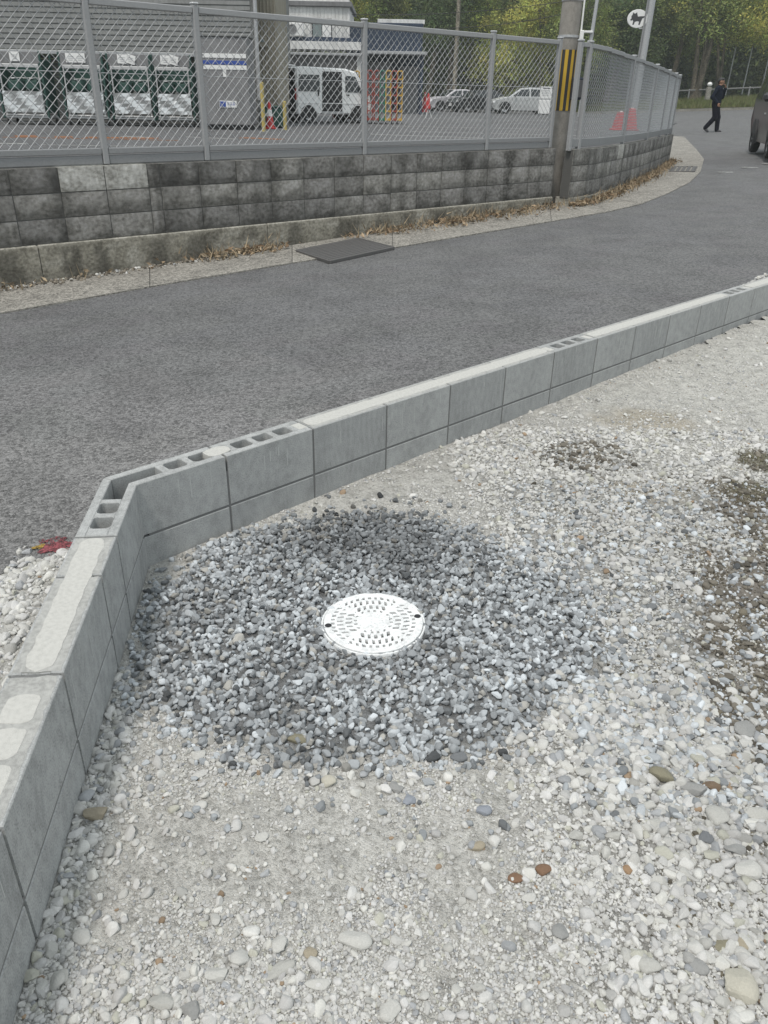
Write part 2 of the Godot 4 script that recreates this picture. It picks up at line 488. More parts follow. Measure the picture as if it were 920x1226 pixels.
# ---------------------------------------------------------------- the new block wall
func run_point(right: bool, u: float, w: float) -> Vector2:      # plan place: u metres from the corner, w metres into the wall
	var along := LONG if right else SHORT
	var back := LONG_BACK if right else SHORT_BACK
	var mitre := -0.0576 * w / 0.12
	var shift := mitre if u <= 0.0005 else 0.0
	var p := CORNER + along * (u + shift) + back * w
	return Vector2(p.x, p.z)

func rect(right: bool, u0: float, u1: float, w0: float, w1: float) -> PackedVector2Array:
	return PackedVector2Array([run_point(right, u0, w0), run_point(right, u1, w0), run_point(right, u1, w1), run_point(right, u0, w1)])

func capsule(right: bool, u0: float, u1: float, w0: float, w1: float, e0: float, e1: float) -> PackedVector2Array:
	var p := PackedVector2Array()
	var m := (w0 + w1) / 2.0
	var r := (w1 - w0) / 2.0
	if e1 > 0.0:
		for k in 7:
			var a := -PI / 2 + PI * k / 6.0
			p.append(run_point(right, u1 - e1 + e1 * cos(a), m + r * sin(a)))
	else:
		p.append(run_point(right, u1, w0)); p.append(run_point(right, u1, w1))
	if e0 > 0.0:
		for k in 7:
			var a := PI / 2 + PI * k / 6.0
			p.append(run_point(right, u0 + e0 + e0 * cos(a), m + r * sin(a)))
	else:
		p.append(run_point(right, u0, w1)); p.append(run_point(right, u0, w0))
	return p

func wobble(p: PackedVector2Array, amp: float) -> PackedVector2Array:
	var o := PackedVector2Array()
	for i in p.size():
		var a := p[i]
		var b := p[(i + 1) % p.size()]
		var k: int = max(1, int(a.distance_to(b) / 0.022))
		for j in k:
			var q := a.lerp(b, float(j) / k)
			o.append(q + Vector2(rough_noise.get_noise_2d(q.x * 90.0, q.y * 90.0), rough_noise.get_noise_2d(q.x * 90.0 + 50.0, q.y * 90.0)) * amp)
	return o

# style: "open" three cells, "strip" filled with mortar along its length, "cells" three cells filled one by one, "plain" for the lower course
func new_block(wall: Node3D, right: bool, u0: float, u1: float, y0: float, y1: float, style: String, ends := Vector2.ZERO) -> void:
	var mb := Mb.new()
	var b := 0.0025
	var mt: Material = M.new_block if rng.randf() < 0.6 else M.new_block_worn
	var g := 0.0050
	var a0 := u0 + (g if u0 > 0.001 else 0.0)
	var a1 := u1 - g
	var fills := []
	if style == "plain":
		mb.prism(rect(right, a0, a1, 0.0, 0.12), y0, y1, b)
	else:
		mb.prism(rect(right, a0, a1, 0.0, 0.029), y0, y1, b)
		mb.prism(rect(right, a0, a1, 0.091, 0.12), y0, y1, b)
		if style == "strip":
			mb.prism(rect(right, a0, a1, 0.0295, 0.0905), y0, y1 - 0.003)
			fills.append(capsule(right, u0 if ends.x == 0.0 else a0 + 0.004, u1 if ends.y == 0.0 else a1 - 0.004, 0.0255, 0.0945, ends.x, ends.y))
		else:
			var k := (u1 - u0) / 0.4
			var webs := [[0.042, 0.07], [0.143, 0.167], [0.238, 0.262], [0.33, 0.358]] if u0 > 0.001 else [[0.115, 0.143], [0.215, 0.24], [0.315, 0.34]]
			if u0 <= 0.001 and not right:
				webs = [[0.10, 0.125], [0.195, 0.22], [0.29, 0.335]]
				k = 1.0
			if u0 <= 0.001:
				k = 1.0
			for w in webs:
				mb.prism(rect(right, u0 + w[0] * k, u0 + w[1] * k, 0.0285, 0.0915), y0, y1 - 0.0004, b)
			var cells := []
			for i in webs.size() - 1:
				cells.append([u0 + webs[i][1] * k, u0 + webs[i + 1][0] * k])
			for c in cells:                                   # rounded inner corners of each cell
				for e in [[c[0], 0.0285, 1, 1], [c[1], 0.0285, -1, 1], [c[0], 0.0915, 1, -1], [c[1], 0.0915, -1, -1]]:
					mb.prism(PackedVector2Array([run_point(right, e[0], e[1]), run_point(right, e[0] + 0.013 * e[2], e[1]), run_point(right, e[0] + 0.004 * e[2], e[1] + 0.004 * e[3]), run_point(right, e[0], e[1] + 0.013 * e[3])]), y0, y1 - 0.0008)
			if style == "cells":
				for c in cells:
					fills.append(capsule(right, c[0] - 0.006, c[1] + 0.006, 0.026, 0.094, 0.012, 0.012))
			if style == "cells":
				mb.prism(rect(right, a0, u0 + webs[0][0] * k - 0.0005, 0.0295, 0.0905), y0, y1 - 0.0016, b)
				mb.prism(rect(right, u0 + webs[-1][1] * k + 0.0005, a1, 0.0295, 0.0905), y0, y1 - 0.0016, b)
	var o := put("block", mb, mt, wall)
	if style != "plain" and rng.randf() < 0.8:
		var lb := Mb.new()
		for i in rng.randi_range(2, 9):
			var u := rng.randf_range(a0 + 0.02, a1 - 0.02)
			var wd := rng.randf_range(0.0008, 0.0022)
			var top_ := y1 - rng.randf_range(0.003, 0.05)
			var q0 := run_point(right, u - wd, -0.0004)
			var q1 := run_point(right, u + wd, -0.0004)
			var low := top_ - rng.randf_range(0.02, 0.10)
			var inw := run_point(right, u, 0.03)
			lb.qout(Vector3(q0.x, top_, q0.y), Vector3(q1.x, top_, q1.y), Vector3(q1.x, low, q1.y), Vector3(q0.x, low, q0.y), Vector3(inw.x, low, inw.y))
		put("lime_run", lb, M.lime_run, o).set_meta("kind", "stuff")
	if fills.size():
		var sb := Mb.new()
		sb.prism(wobble(rect(right, a0 + 0.003, a1 - 0.003, 0.007, 0.113), 0.007), y1 - 0.004, y1 + 0.0005, 0.0003)
		put("mortar_smear", sb, M.mortar_smear, o)
	for f in fills:
		var fb := Mb.new()
		fb.prism(wobble(f, 0.006), y1 - 0.02, y1 + rng.randf_range(0.0008, 0.002), 0.0008)
		put("mortar_fill", fb, M.mortar_fill, o)

func new_wall() -> void:
	var wall := thing("concrete_block_wall", "low new grey hollow block wall angled round the gravel corner beside the street", "wall")
	var top := CORNER.y
	var mortar := Mb.new()
	var joints := [0.0, 0.3485]
	for i in 20:
		joints.append(0.3485 + 0.4 * (i + 1))
	var style := ["open", "open", "strip", "strip", "strip", "strip", "open", "strip", "strip", "strip", "strip", "open"]
	for i in joints.size() - 1:
		var st: String = style[i] if i < style.size() else "strip"
		var ends := Vector2(0.03 if i in [2, 7, 12] else 0.0, 0.03 if i in [5, 10] else 0.0)
		new_block(wall, true, joints[i], joints[i + 1], top - 0.194, top, st, ends)
		new_block(wall, true, joints[i], joints[i + 1], top - 0.394, top - 0.2045, "plain")
		mortar.prism(rect(true, joints[i + 1] - 0.007, joints[i + 1] + 0.007, 0.0025, 0.1175), top - 0.39, top - (0.004 if i > 0 and i < 20 else 0.06))
	mortar.prism(rect(true, 0.02, joints[-1] - 0.01, 0.0022, 0.1178), top - 0.206, top - 0.19)
	var s_joints := [0.0, 0.3404, 0.554, 0.958, 1.3775, 1.78, 2.18, 2.58, 2.98]
	var s_style := ["open", "strip", "strip", "cells", "cells", "strip", "strip", "strip"]
	for i in s_joints.size() - 1:
		var ends := Vector2(0.03 if i == 1 else 0.0, 0.04 if i == 2 else 0.0)
		new_block(wall, false, s_joints[i], s_joints[i + 1], top - 0.194, top, s_style[i], ends)
		new_block(wall, false, s_joints[i], s_joints[i + 1], top - 0.394, top - 0.2045, "plain")
		mortar.prism(rect(false, s_joints[i + 1] - 0.007, s_joints[i + 1] + 0.007, 0.008, 0.112), top - 0.39, top - 0.006)
	mortar.prism(rect(false, 0.02, 2.97, 0.0022, 0.1178), top - 0.206, top - 0.19)
	put("mortar", mortar, M.mortar, wall)
	for u in [0.3485]:                                        # a joint whose two end hollows were filled with a round of mortar
		var fb := Mb.new()
		fb.prism(wobble(capsule(true, u - 0.050, u + 0.052, 0.024, 0.096, 0.045, 0.045), 0.01), top - 0.02, top + 0.001, 0.0008)
		put("mortar_fill", fb, M.mortar_fill, wall)
	var eb := Mb.new()                                        # the far end of the open block before the second strip
	for u in [0.7485, 2.3485, 2.7485, 4.3485, 4.7485]:
		eb.prism(rect(true, u - (0.043 if u in [0.7485, 2.7485, 4.7485] else 0.0), u + (0.041 if u in [2.3485, 4.3485] else 0.0), 0.0292, 0.0908), top - 0.06, top - 0.001, 0.003)
	put("mortar_fill", eb, M.mortar_fill, wall)

# ---------------------------------------------------------------- the old wall, its footing and what grows along it
func old_point(s: float, w := 0.0) -> Vector3:
	return OLD + OLD_ALONG * s + OLD_BACK * w

# a weathered face, its stains in the vertex colours: damp bands along the lower edge, runs from the top, paler dry middles
func stained_face(mb: Mb, xf: Transform3D, w: float, h: float, nx: int, ny: int, bev: float, tint: Callable) -> void:
	var P := []
	var T := []
	for j in ny + 1:
		for i in nx + 1:
			var u := float(i) / nx
			var v := float(j) / ny
			var edge: bool = i == 0 or j == 0 or i == nx or j == ny
			P.append(xf * Vector3((u - 0.5) * w, (v - 0.5) * h, 0.0 if edge else bev))
			T.append(tint.call(u, v))
	for j in ny:
		for i in nx:
			var q := [j * (nx + 1) + i, j * (nx + 1) + i + 1, (j + 1) * (nx + 1) + i + 1, (j + 1) * (nx + 1) + i]
			var n: Vector3 = (P[q[1]] - P[q[0]]).cross(P[q[3]] - P[q[0]]).normalized()
			for k in [q[0], q[2], q[1], q[0], q[3], q[2]]:
				mb.v.append(P[k]); mb.n.append(n); mb.c.append(T[k])

func old_block(wall: Node3D, a: Vector3, b: Vector3, y0: float, y1: float, back: Vector3, mt: Material, row := 1) -> void:
	var mb := Mb.new()
	var dir := b - a
	dir.y = 0
	var length := dir.length() - 0.006
	dir = dir.normalized()
	var c := (a + b) / 2.0 + back * (0.075 + rng.randf_range(-0.003, 0.003))
	var basis_ := Basis(dir, Vector3.UP, dir.cross(Vector3.UP))
	var h := y1 - y0 - 0.006
	var sd := rng.randf() * 900.0
	var s0 := (a - OLD).dot(OLD_ALONG)
	var pale: bool = mt == M.old_pale
	var level := rng.randf_range(0.10, 0.45)
	var gloom := rng.randf_range(0.45, 0.72)
	var tint := func(u: float, v: float) -> Color:
		var x := s0 + u * length
		var nz := rough_noise.get_noise_2d(x * 14.0 + sd, v * 6.0)
		var k := lerpf(gloom, 1.0, smoothstep(level - 0.16, level + 0.18, v + nz * 0.5))
		var side: float = min(u, 1.0 - u)
		k *= lerpf(0.78, 1.0, smoothstep(0.0, 0.16, side + nz * 0.12))
		var run_ := rough_noise.get_noise_1d(x * 9.0 + 300.0)
		if row == 0:
			k *= lerpf(1.0, 0.55, smoothstep(0.0, 0.35, run_ + (v - 0.5) * 0.35))
		else:
			k *= lerpf(1.0, 0.7, smoothstep(0.1, 0.4, run_))
		if pale:
			k = lerpf(1.0, 0.80, smoothstep(0.2, 0.5, run_ + 0.3 * nz)) * lerpf(0.85, 1.0, smoothstep(0.0, 0.08, v))
		return Color(k, k * 0.995, k * lerpf(0.97, 1.0, k))
	mb.col = Color(0.75, 0.75, 0.74)
	mb.box(Vector3(length, h, 0.144), Transform3D(basis_, Vector3(c.x, (y0 + y1) / 2.0, c.z)), 0.003)
	mb.col = Color.WHITE
	stained_face(mb, Transform3D(basis_, Vector3(c.x, (y0 + y1) / 2.0, c.z) - back * 0.0735), length - 0.003, h - 0.003, 8, 5, 0.003, tint)
	put("block", mb, mt, wall)

func old_tone(row: int) -> Material:
	var r := rng.randf()
	if row == 2:
		return M.old_dark if r < 0.42 else M.old_mid if r < 0.62 else M.old_black
	if row == 0:
		return M.old_dark if r < 0.45 else M.old_mid if r < 0.75 else M.old_black if r < 0.9 else M.old_light
	return M.old_mid if r < 0.55 else M.old_dark if r < 0.8 else M.old_light

func old_walls() -> void:
	var wall := thing("old_block_wall", "long weathered grey block wall of three courses on a stained concrete base", "wall")
	var cuts := []
	var s := -6.79
	while s < 1.25:
		cuts.append(s); s += 0.4
	cuts[-1] = 1.21
	s = 1.33
	while s < 6.6:
		cuts.append(s); s += 0.4
	cuts.append(6.77); cuts.append(7.05)
	var top := 0.897
	for i in cuts.size() - 1:
		for row in 3:
			var m: Material = old_tone(row)
			if row == 0 and cuts[i] > 0.35 and cuts[i] < 1.0:
				m = M.old_pale
			if row == 0 and cuts[i] > -1.0 and cuts[i] < 0.35:
				m = M.old_black
			if cuts[i] > 1.0 and cuts[i] < 1.9 and row == 0:
				m = M.old_black
			old_block(wall, old_point(cuts[i]), old_point(cuts[i + 1]), top - 0.2 * (row + 1), top - 0.2 * row, OLD_BACK, m, row)
	var core := Mb.new()
	core.prism(PackedVector2Array([xz(old_point(-6.78, 0.007)), xz(old_point(7.045, 0.007)), xz(old_point(7.045, 0.143)), xz(old_point(-6.78, 0.143))]), 0.2, top - 0.006)
	put("mortar", core, M.old_mortar, wall)
	s = -6.8
	while s < 7.0:
		var e: float = min(s + 2.31, 7.06)
		var fb := Mb.new()
		fb.prism(PackedVector2Array([xz(old_point(s + 0.004, -0.022)), xz(old_point(e - 0.004, -0.022)), xz(old_point(e - 0.004, 0.2)), xz(old_point(s + 0.004, 0.2))]), -0.5, top - 0.601, 0.008)
		var mid_ := old_point((s + e) / 2.0, -0.0225)
		var s1 := s
		var len_ := e - s
		stained_face(fb, Transform3D(Basis(OLD_ALONG, Vector3.UP, OLD_ALONG.cross(Vector3.UP)), Vector3(mid_.x, 0.09, mid_.z)), len_ - 0.012, 0.39, 56, 8, 0.002, func(u: float, v: float) -> Color:
			var x := s1 + u * len_
			var run_ := rough_noise.get_noise_1d(x * 10.0 + 77.0) + 0.5 * rough_noise.get_noise_2d(x * 16.0, v * 3.0)
			var k := lerpf(0.42, 0.85, smoothstep(-0.25, 0.25, run_))
			var cream := smoothstep(0.16, 0.30, rough_noise.get_noise_2d(x * 6.0 + 20.0, v * 3.5 + 8.0)) * smoothstep(0.98, 0.85, v)
			k = lerpf(k * lerpf(0.8, 1.0, smoothstep(0.35, 0.7, v)), 1.25, cream)
			k = lerpf(k, 0.95, smoothstep(0.96, 1.0, v))
			return Color(k, k * 0.985, k * 0.95))
		put("footing", fb, M.footing, wall)
		s += 2.31
	var bend := thing("curved_block_wall", "shorter grey block wall curving away along the bend past the striped pole", "wall")
	var pts := far_wall_points(0.4)
	for i in pts.size() - 1:
		var a: Vector3 = pts[i]
		var b: Vector3 = pts[i + 1]
		var dir := (b - a)
		dir.y = 0
		var back := -Vector3(-dir.z, 0, dir.x).normalized()
		for row in 3:
			var m: Material = old_tone(row) if row > 0 else (M.old_dark if rng.randf() < 0.5 else M.old_mid)
			if row == 0 and i == 5:
				m = M.old_pale
			old_block(bend, a, b, a.y - 0.2 * (row + 1), a.y - 0.2 * row, back, m, row)
		var cb := Mb.new()
		cb.prism(PackedVector2Array([xz(a + back * 0.008), xz(b + back * 0.008), xz(b + back * 0.14), xz(a + back * 0.14)]), a.y - 0.62, a.y - 0.006)
		put("mortar", cb, M.old_mortar, bend)
		cb = Mb.new()
		cb.prism(PackedVector2Array([xz(a - back * 0.02), xz(b - back * 0.02), xz(b + back * 0.2), xz(a + back * 0.2)]), -0.3, a.y - 0.601)
		put("footing", cb, M.footing, bend)

func xz(p: Vector3) -> Vector2:
	return Vector2(p.x, p.z)

func far_wall_points(step: float) -> Array:
	var key := [Vector3(2.42, 0.893, -11.36), Vector3(2.78, 0.885, -11.77), Vector3(3.53, 0.87, -13.22), Vector3(4.33, 0.86, -14.85), Vector3(4.98, 0.853, -16.26), Vector3(6.19, 0.843, -19.0)]
	var c := Curve3D.new()
	for i in key.size():
		var d: Vector3 = (key[min(i + 1, key.size() - 1)] - key[max(i - 1, 0)]) / 6.0
		c.add_point(key[i], -d, d)
	var o := []
	var l := c.get_baked_length()
	var k := int(round(l / step))
	for i in k + 1:
		o.append(c.sample_baked(l * i / k))
	return o

# ---------------------------------------------------------------- chain-link fences
func clip_wire(mb: Mb, o: Vector3, dir: Vector3, length: float, y0: float, y1: float, u: float, sgn: float, r: float, off: Vector3) -> void:
	var h := y1 - y0
	var ua := u
	var ub := u + sgn * h
	var ya := 0.0
	var yb := h
	if sgn > 0:
		if ua < 0.0:
			ya = -ua; ua = 0.0
		if ub > length:
			yb = h - (ub - length); ub = length
	else:
		if ua > length:
			ya = ua - length; ua = length
		if ub < 0.0:
			yb = h + ub; ub = 0.0
	if yb - ya < 0.02:
		return
	mb.bar(o + dir * ua + Vector3.UP * (y0 + ya) + off, o + dir * ub + Vector3.UP * (y0 + yb) + off, r, 4)

func mesh_panel(parent: Node3D, a: Vector3, b: Vector3, y0: float, y1: float, pitch: float, r: float) -> void:
	var d := b - a
	d.y = 0
	var length := d.length()
	d = d.normalized()
	var out_ := Vector3(-d.z, 0, d.x) * r
	var mb := Mb.new()
	var h := y1 - y0
	var u := -h + fposmod(h, pitch)
	var o := Vector3(a.x, 0, a.z)
	while u < length:
		clip_wire(mb, o, d, length, y0, y1, u, 1.0, r, out_)
		u += pitch
	u = pitch * 0.5
	while u < length + h:
		clip_wire(mb, o, d, length, y0, y1, u, -1.0, r, -out_)
		u += pitch
	var p := put("wire_mesh", mb, M.galvanised, parent)
	p.set_meta("kind", "stuff")

func fences() -> void:
	var f := thing("chain_link_fence", "long grey chain-link fence with broad rails on the straight old wall", "fence")
	var posts := [-6.6, -4.95, -3.05, -1.08, 0.87, 1.86, 3.79, 5.74, 6.98]
	var w := 0.075
	for i in posts.size():
		var mb := Mb.new()
		var p := old_point(posts[i], w)
		mb.box(Vector3(0.055, 1.25, 0.055), Transform3D(Basis(OLD_ALONG, Vector3.UP, -OLD_BACK), Vector3(p.x, 0.897 + 0.625, p.z)), 0.008)
		put("post", mb, M.fence_post, f)
		var cap := Mb.new()
		cap.box(Vector3(0.064, 0.02, 0.064), Transform3D(Basis(OLD_ALONG, Vector3.UP, -OLD_BACK), Vector3(p.x, 2.155, p.z)), 0.008)
		put("post_cap", cap, M.galvanised, f)
		if i == 0:
			continue
		var a := old_point(posts[i - 1] + 0.03, w)
		var b := old_point(posts[i] - 0.03, w)
		var mid := (a + b) / 2.0
		var l := a.distance_to(b)
		var bs := Basis(OLD_ALONG, Vector3.UP, -OLD_BACK)
		for r in [["top_rail", 2.105, 0.05, 0.045, M.fence_post], ["bottom_rail", 1.005, 0.05, 0.05, M.fence_rail], ["kick_plate", 0.936, 0.072, 0.03, M.fence_rail]]:
			var rb := Mb.new()
			rb.box(Vector3(l, r[2], r[3]), Transform3D(bs, Vector3(mid.x, r[1], mid.z)), 0.006)
			put(r[0], rb, r[4], f)
		mesh_panel(f, a, b, 1.03, 2.08, 0.08, 0.0031)
		var tw := Mb.new()
		tw.bar(Vector3(a.x, 1.60, a.z), Vector3(b.x, 1.60, b.z), 0.0035, 4)
		put("tension_wire", tw, M.galvanised, f)
	var g := thing("curved_chain_link_fence", "shorter chain-link fence following the bend on the curved wall", "fence")
	var pts := far_wall_points(0.2)
	var n := pts.size()
	var at := [0, 1, int(n * 0.30), int(n * 0.56), int(n * 0.76), int(n * 0.90), n - 1]
	var back := Vector3(-0.9, 0, -0.43)
	for i in at.size():
		var p: Vector3 = pts[at[i]] + back * 0.075
		var h := lerpf(1.2, 1.09, float(at[i]) / n)
		var nxt: Vector3 = pts[min(at[i] + 1, n - 1)] - pts[max(at[i] - 1, 0)]
		nxt.y = 0
		nxt = nxt.normalized()
		var bs := Basis(nxt, Vector3.UP, nxt.cross(Vector3.UP))
		var mb := Mb.new()
		mb.box(Vector3(0.06, h + 0.05, 0.06), Transform3D(bs, p + Vector3.UP * (h / 2.0)), 0.008)
		put("post", mb, M.fence_post, g)
		var cap := Mb.new()
		cap.box(Vector3(0.072, 0.025, 0.072), Transform3D(bs, p + Vector3.UP * (h + 0.037)), 0.008)
		put("post_cap", cap, M.galvanised, g)
		if i == 0:
			continue
		for k in range(at[i - 1], at[i], 4):
			var e: int = min(k + 4, at[i])
			var a: Vector3 = pts[k] + back * 0.075
			var b: Vector3 = pts[e] + back * 0.075
			var hh := lerpf(1.2, 1.09, (k + 2.0) / n)
			var d := b - a
			var l := d.length()
			d = d.normalized()
			var bb := Basis(d, Vector3.UP, d.cross(Vector3.UP))
			if i > 1:
				mesh_panel(g, a, b, a.y + 0.13, a.y + hh - 0.02, 0.08, 0.003)
			for r in [["top_rail", hh, 0.05, 0.045, M.fence_post], ["bottom_rail", 0.075, 0.10, 0.045, M.fence_rail]]:
				var rb := Mb.new()
				rb.box(Vector3(l + 0.012, r[2], r[3]), Transform3D(bb, (a + b) / 2.0 + Vector3.UP * r[1]), 0.004)
				put(r[0], rb, r[4], g)

# ---------------------------------------------------------------- ground, road and yard
func sheet(xs: Array, zs: Array, y: Callable, keep: Callable, tint: Callable) -> Mb:
	var mb := Mb.new()
	var P := []
	var N := []
	var K := []
	var T := []
	for j in zs.size():
		for i in xs.size():
			var x: float = xs[i]
			var z: float = zs[j]
			var ok: bool = keep.call(x, z)
			K.append(ok)
			if not ok:
				P.append(Vector3.ZERO); N.append(Vector3.UP); T.append(Color.WHITE)
				continue
			var h: float = y.call(x, z)
			var e := 0.02
			P.append(Vector3(x, h, z))
			N.append(Vector3(h - y.call(x + e, z), e, h - y.call(x, z + e)).normalized())
			T.append(tint.call(x, z))
	var w := xs.size()
	for j in zs.size() - 1:
		for i in w - 1:
			var a := j * w + i
			var b := a + 1
			var d := a + w + 1
			var e := a + w
			if not (K[a] and K[b] and K[d] and K[e]):
				continue
			for t in [[a, e, d], [a, d, b]]:
				mb.v.append(P[t[0]]); mb.v.append(P[t[2]]); mb.v.append(P[t[1]])
				mb.n.append(N[t[0]]); mb.n.append(N[t[2]]); mb.n.append(N[t[1]])
				mb.c.append(T[t[0]]); mb.c.append(T[t[2]]); mb.c.append(T[t[1]])
	return mb

func steps(from: float, to: float, d: float) -> Array:
	var o := []
	var x := from
	while x < to + d * 0.5:
		o.append(x); x += d
	return o

func lot_tint(x: float, z: float) -> Color:
	var p := patches(x, z)
	var t := 0.5 + 0.5 * rough_noise.get_noise_2d(x * 1.1 + 40.0, z * 1.1)
	var c := Color(0.55, 0.545, 0.52).lerp(Color(0.64, 0.637, 0.61), smoothstep(0.3, 0.75, t))
	c = c.lerp(Color(0.66, 0.655, 0.62), 0.7 * smoothstep(-3.2, -4.6, z))
	c = c * (1.0 - 0.36 * smoothstep(0.2, 0.6, x) * smoothstep(-3.6, -2.6, z))  # dust darkened at right to paint in the shade between crowded stones
	c = c.lerp(Color(0.42, 0.36, 0.26), 0.55 * p[2])
	c = c.lerp(Color(0.24, 0.245, 0.24), 0.7 * p[3])
	c = c.lerp(Color(0.19, 0.16, 0.125), 0.68 * p[0])
	c = c.lerp(Color(0.16, 0.15, 0.09), 0.75 * p[1])
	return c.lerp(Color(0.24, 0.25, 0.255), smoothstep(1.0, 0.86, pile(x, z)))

func road_tint(x: float, z: float) -> Color:
	var t := 0.5 + 0.5 * rough_noise.get_noise_2d(x * 0.5, z * 0.5)
	var near := smoothstep(-5.0, -2.5, z)
	var across := 0.658 * x + 0.753 * z
	t += 0.3 * (exp(-pow((across + 4.1) / 0.35, 2.0)) + exp(-pow((across + 5.7) / 0.35, 2.0)))
	return Color(0.235, 0.235, 0.238).lerp(Color(0.36, 0.355, 0.35), 0.75 * near + 0.2 * t)

func grounds() -> void:
	# wide base ground that everything stands above
	var e := Mb.new()
	e.q(Vector3(-400, -1.3, 100), Vector3(400, -1.3, 100), Vector3(400, -1.3, -500), Vector3(-400, -1.3, -500))
	setting("ground", e, M.earth)
	# gravel lot
	var xs := steps(-1.3, 2.0, 0.03) + steps(2.06, 5.0, 0.07) + steps(5.3, 14.0, 0.4)
	var zs := steps(-10.0, -5.1, 0.12) + steps(-5.0, -3.02, 0.05) + steps(-3.0, 0.3, 0.03) + steps(0.5, 4.0, 0.25)
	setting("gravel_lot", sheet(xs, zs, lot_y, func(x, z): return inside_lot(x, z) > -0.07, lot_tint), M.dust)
	# gravel bank behind the short wall
	xs = steps(-3.6, -0.5, 0.04)
	zs = steps(-2.5, 2.5, 0.04)
	setting("gravel_bank", sheet(xs, zs, bank_y, func(x, z): return bank_share(x, z) > -0.04 or (bank_share(x + 0.45, z + 0.40) > -0.04 and bank_wall(x, z) > 0.02 and z > -2.1), func(x, z): return Color(0.56, 0.555, 0.53)), M.dust)
	# the street, one sheet from the old wall to the new one and on round the bend
	var rb := Mb.new()
	var ss := steps(-22.0, 0.0, 1.0) + steps(0.3, 9.0, 0.3) + steps(10.0, 80.0, 1.0)
	for i in ss.size() - 1:
		for k in 24:
			var q := []
			for pr in [[i, k], [i + 1, k], [i + 1, k + 1], [i, k + 1]]:
				var s: float = ss[pr[0]]
				var far_t := -8.4 if s < 12.0 else lerpf(-8.4, -45.0, clampf((s - 12.0) / 26.0, 0.0, 1.0))
				var near_t := street_edge(s)
				var tt := lerpf(near_t, far_t, pr[1] / 24.0)
				var x: float = 0.753 * s + 0.658 * tt
				var z: float = -0.658 * s + 0.753 * tt
				q.append(Vector3(x, road_y(x, z), z))
			rb.col = road_tint((q[0].x + q[2].x) / 2.0, (q[0].z + q[2].z) / 2.0)
			rb.qout(q[0], q[1], q[2], q[3], q[0] - Vector3.UP * 5.0)
	setting("road", rb, M.asphalt)
	# the gutter strip at the foot of the old walls, in slabs
	var base := [Vector2(-8.4, -2.18), Vector2(-3.287, -6.647), Vector2(-2.26, -7.545), Vector2(-1.035, -8.614), Vector2(0.03, -9.55), Vector2(2.2, -11.45), Vector2(2.77, -11.77), Vector2(3.13, -12.42), Vector2(3.53, -13.22), Vector2(4.33, -14.85), Vector2(4.98, -16.26), Vector2(6.19, -19.0), Vector2(7.5, -23.4), Vector2(9.6, -30)]
	var edge := [Vector2(-7.75, -1.1), Vector2(-2.878, -5.74), Vector2(-1.995, -6.595), Vector2(-0.913, -7.548), Vector2(0.031, -8.27), Vector2(1.946, -9.94), Vector2(2.858, -10.751), Vector2(3.457, -11.465), Vector2(4.2, -12.7), Vector2(5.112, -14.412), Vector2(6.0, -16.45), Vector2(7.134, -19.486), Vector2(8.15, -23.0), Vector2(9.886, -29.253)]
	var strip := Node3D.new()
	strip.name = "gutter_strip"
	add_child(strip)
	strip.set_meta("kind", "structure")
	for i in base.size() - 1:
		var parts: int = max(1, int(round(base[i].distance_to(base[i + 1]) / 2.0)))
		for k in parts:
			var gap: float = 0.004 / base[i].distance_to(base[i + 1])
			var f0: float = float(k) / parts + gap
			var f1: float = (k + 1.0) / parts - gap
			var sb := Mb.new()
			var b0: Vector2 = base[i].lerp(base[i + 1], f0)
			var b1: Vector2 = base[i].lerp(base[i + 1], f1)
			var e0: Vector2 = edge[i].lerp(edge[i + 1], f0)
			var e1: Vector2 = edge[i].lerp(edge[i + 1], f1)
			var Y := func(p: Vector2, up: float) -> Vector3: return Vector3(p.x, road_y(p.x, p.y) + up, p.y)
			var c: Vector3 = Y.call((b0 + e1) / 2.0, -0.5)
			sb.qout(Y.call(b0, 0.02), Y.call(b1, 0.02), Y.call(e1, 0.012), Y.call(e0, 0.012), c)
			for pr in [[b0, e0], [e0, e1], [e1, b1]]:
				sb.qout(Y.call(pr[0], 0.012 if pr[0] == e0 or pr[0] == e1 else 0.02), Y.call(pr[1], 0.012 if pr[1] == e0 or pr[1] == e1 else 0.02), Y.call(pr[1], -0.1), Y.call(pr[0], -0.1), c)
			put("slab", sb, M.gutter, strip)
	# the yard behind the walls
	var poly := PackedVector2Array([xz(old_point(-30, 0.16)), xz(old_point(6.75, 0.16)), Vector2(1.98, -12.2), Vector2(2.72, -12.3)])
	for p in far_wall_points(1.0).slice(2):
		poly.append(xz(p + Vector3(-0.13, 0, -0.06)))
	for p in [Vector2(7.0, -24), Vector2(8.9, -30), Vector2(13.8, -42), Vector2(22, -64), Vector2(24, -90), Vector2(-60, -90)]:
		poly.append(p)
	var yb := Mb.new()
	yb.prism(poly, -1.2, YARD)
	setting("yard", yb, M.yard_asphalt)
	# kerb and rising grass bank at the far side of the junction
	var kb := Mb.new()
	var K := [Vector2(13.5, -67.6), Vector2(17.0, -65.4), Vector2(20.84, -62.5), Vector2(22.8, -60.9), Vector2(25.1, -58.9), Vector2(31.0, -54.0), Vector2(45.0, -44.0)]
	var gb := Mb.new()
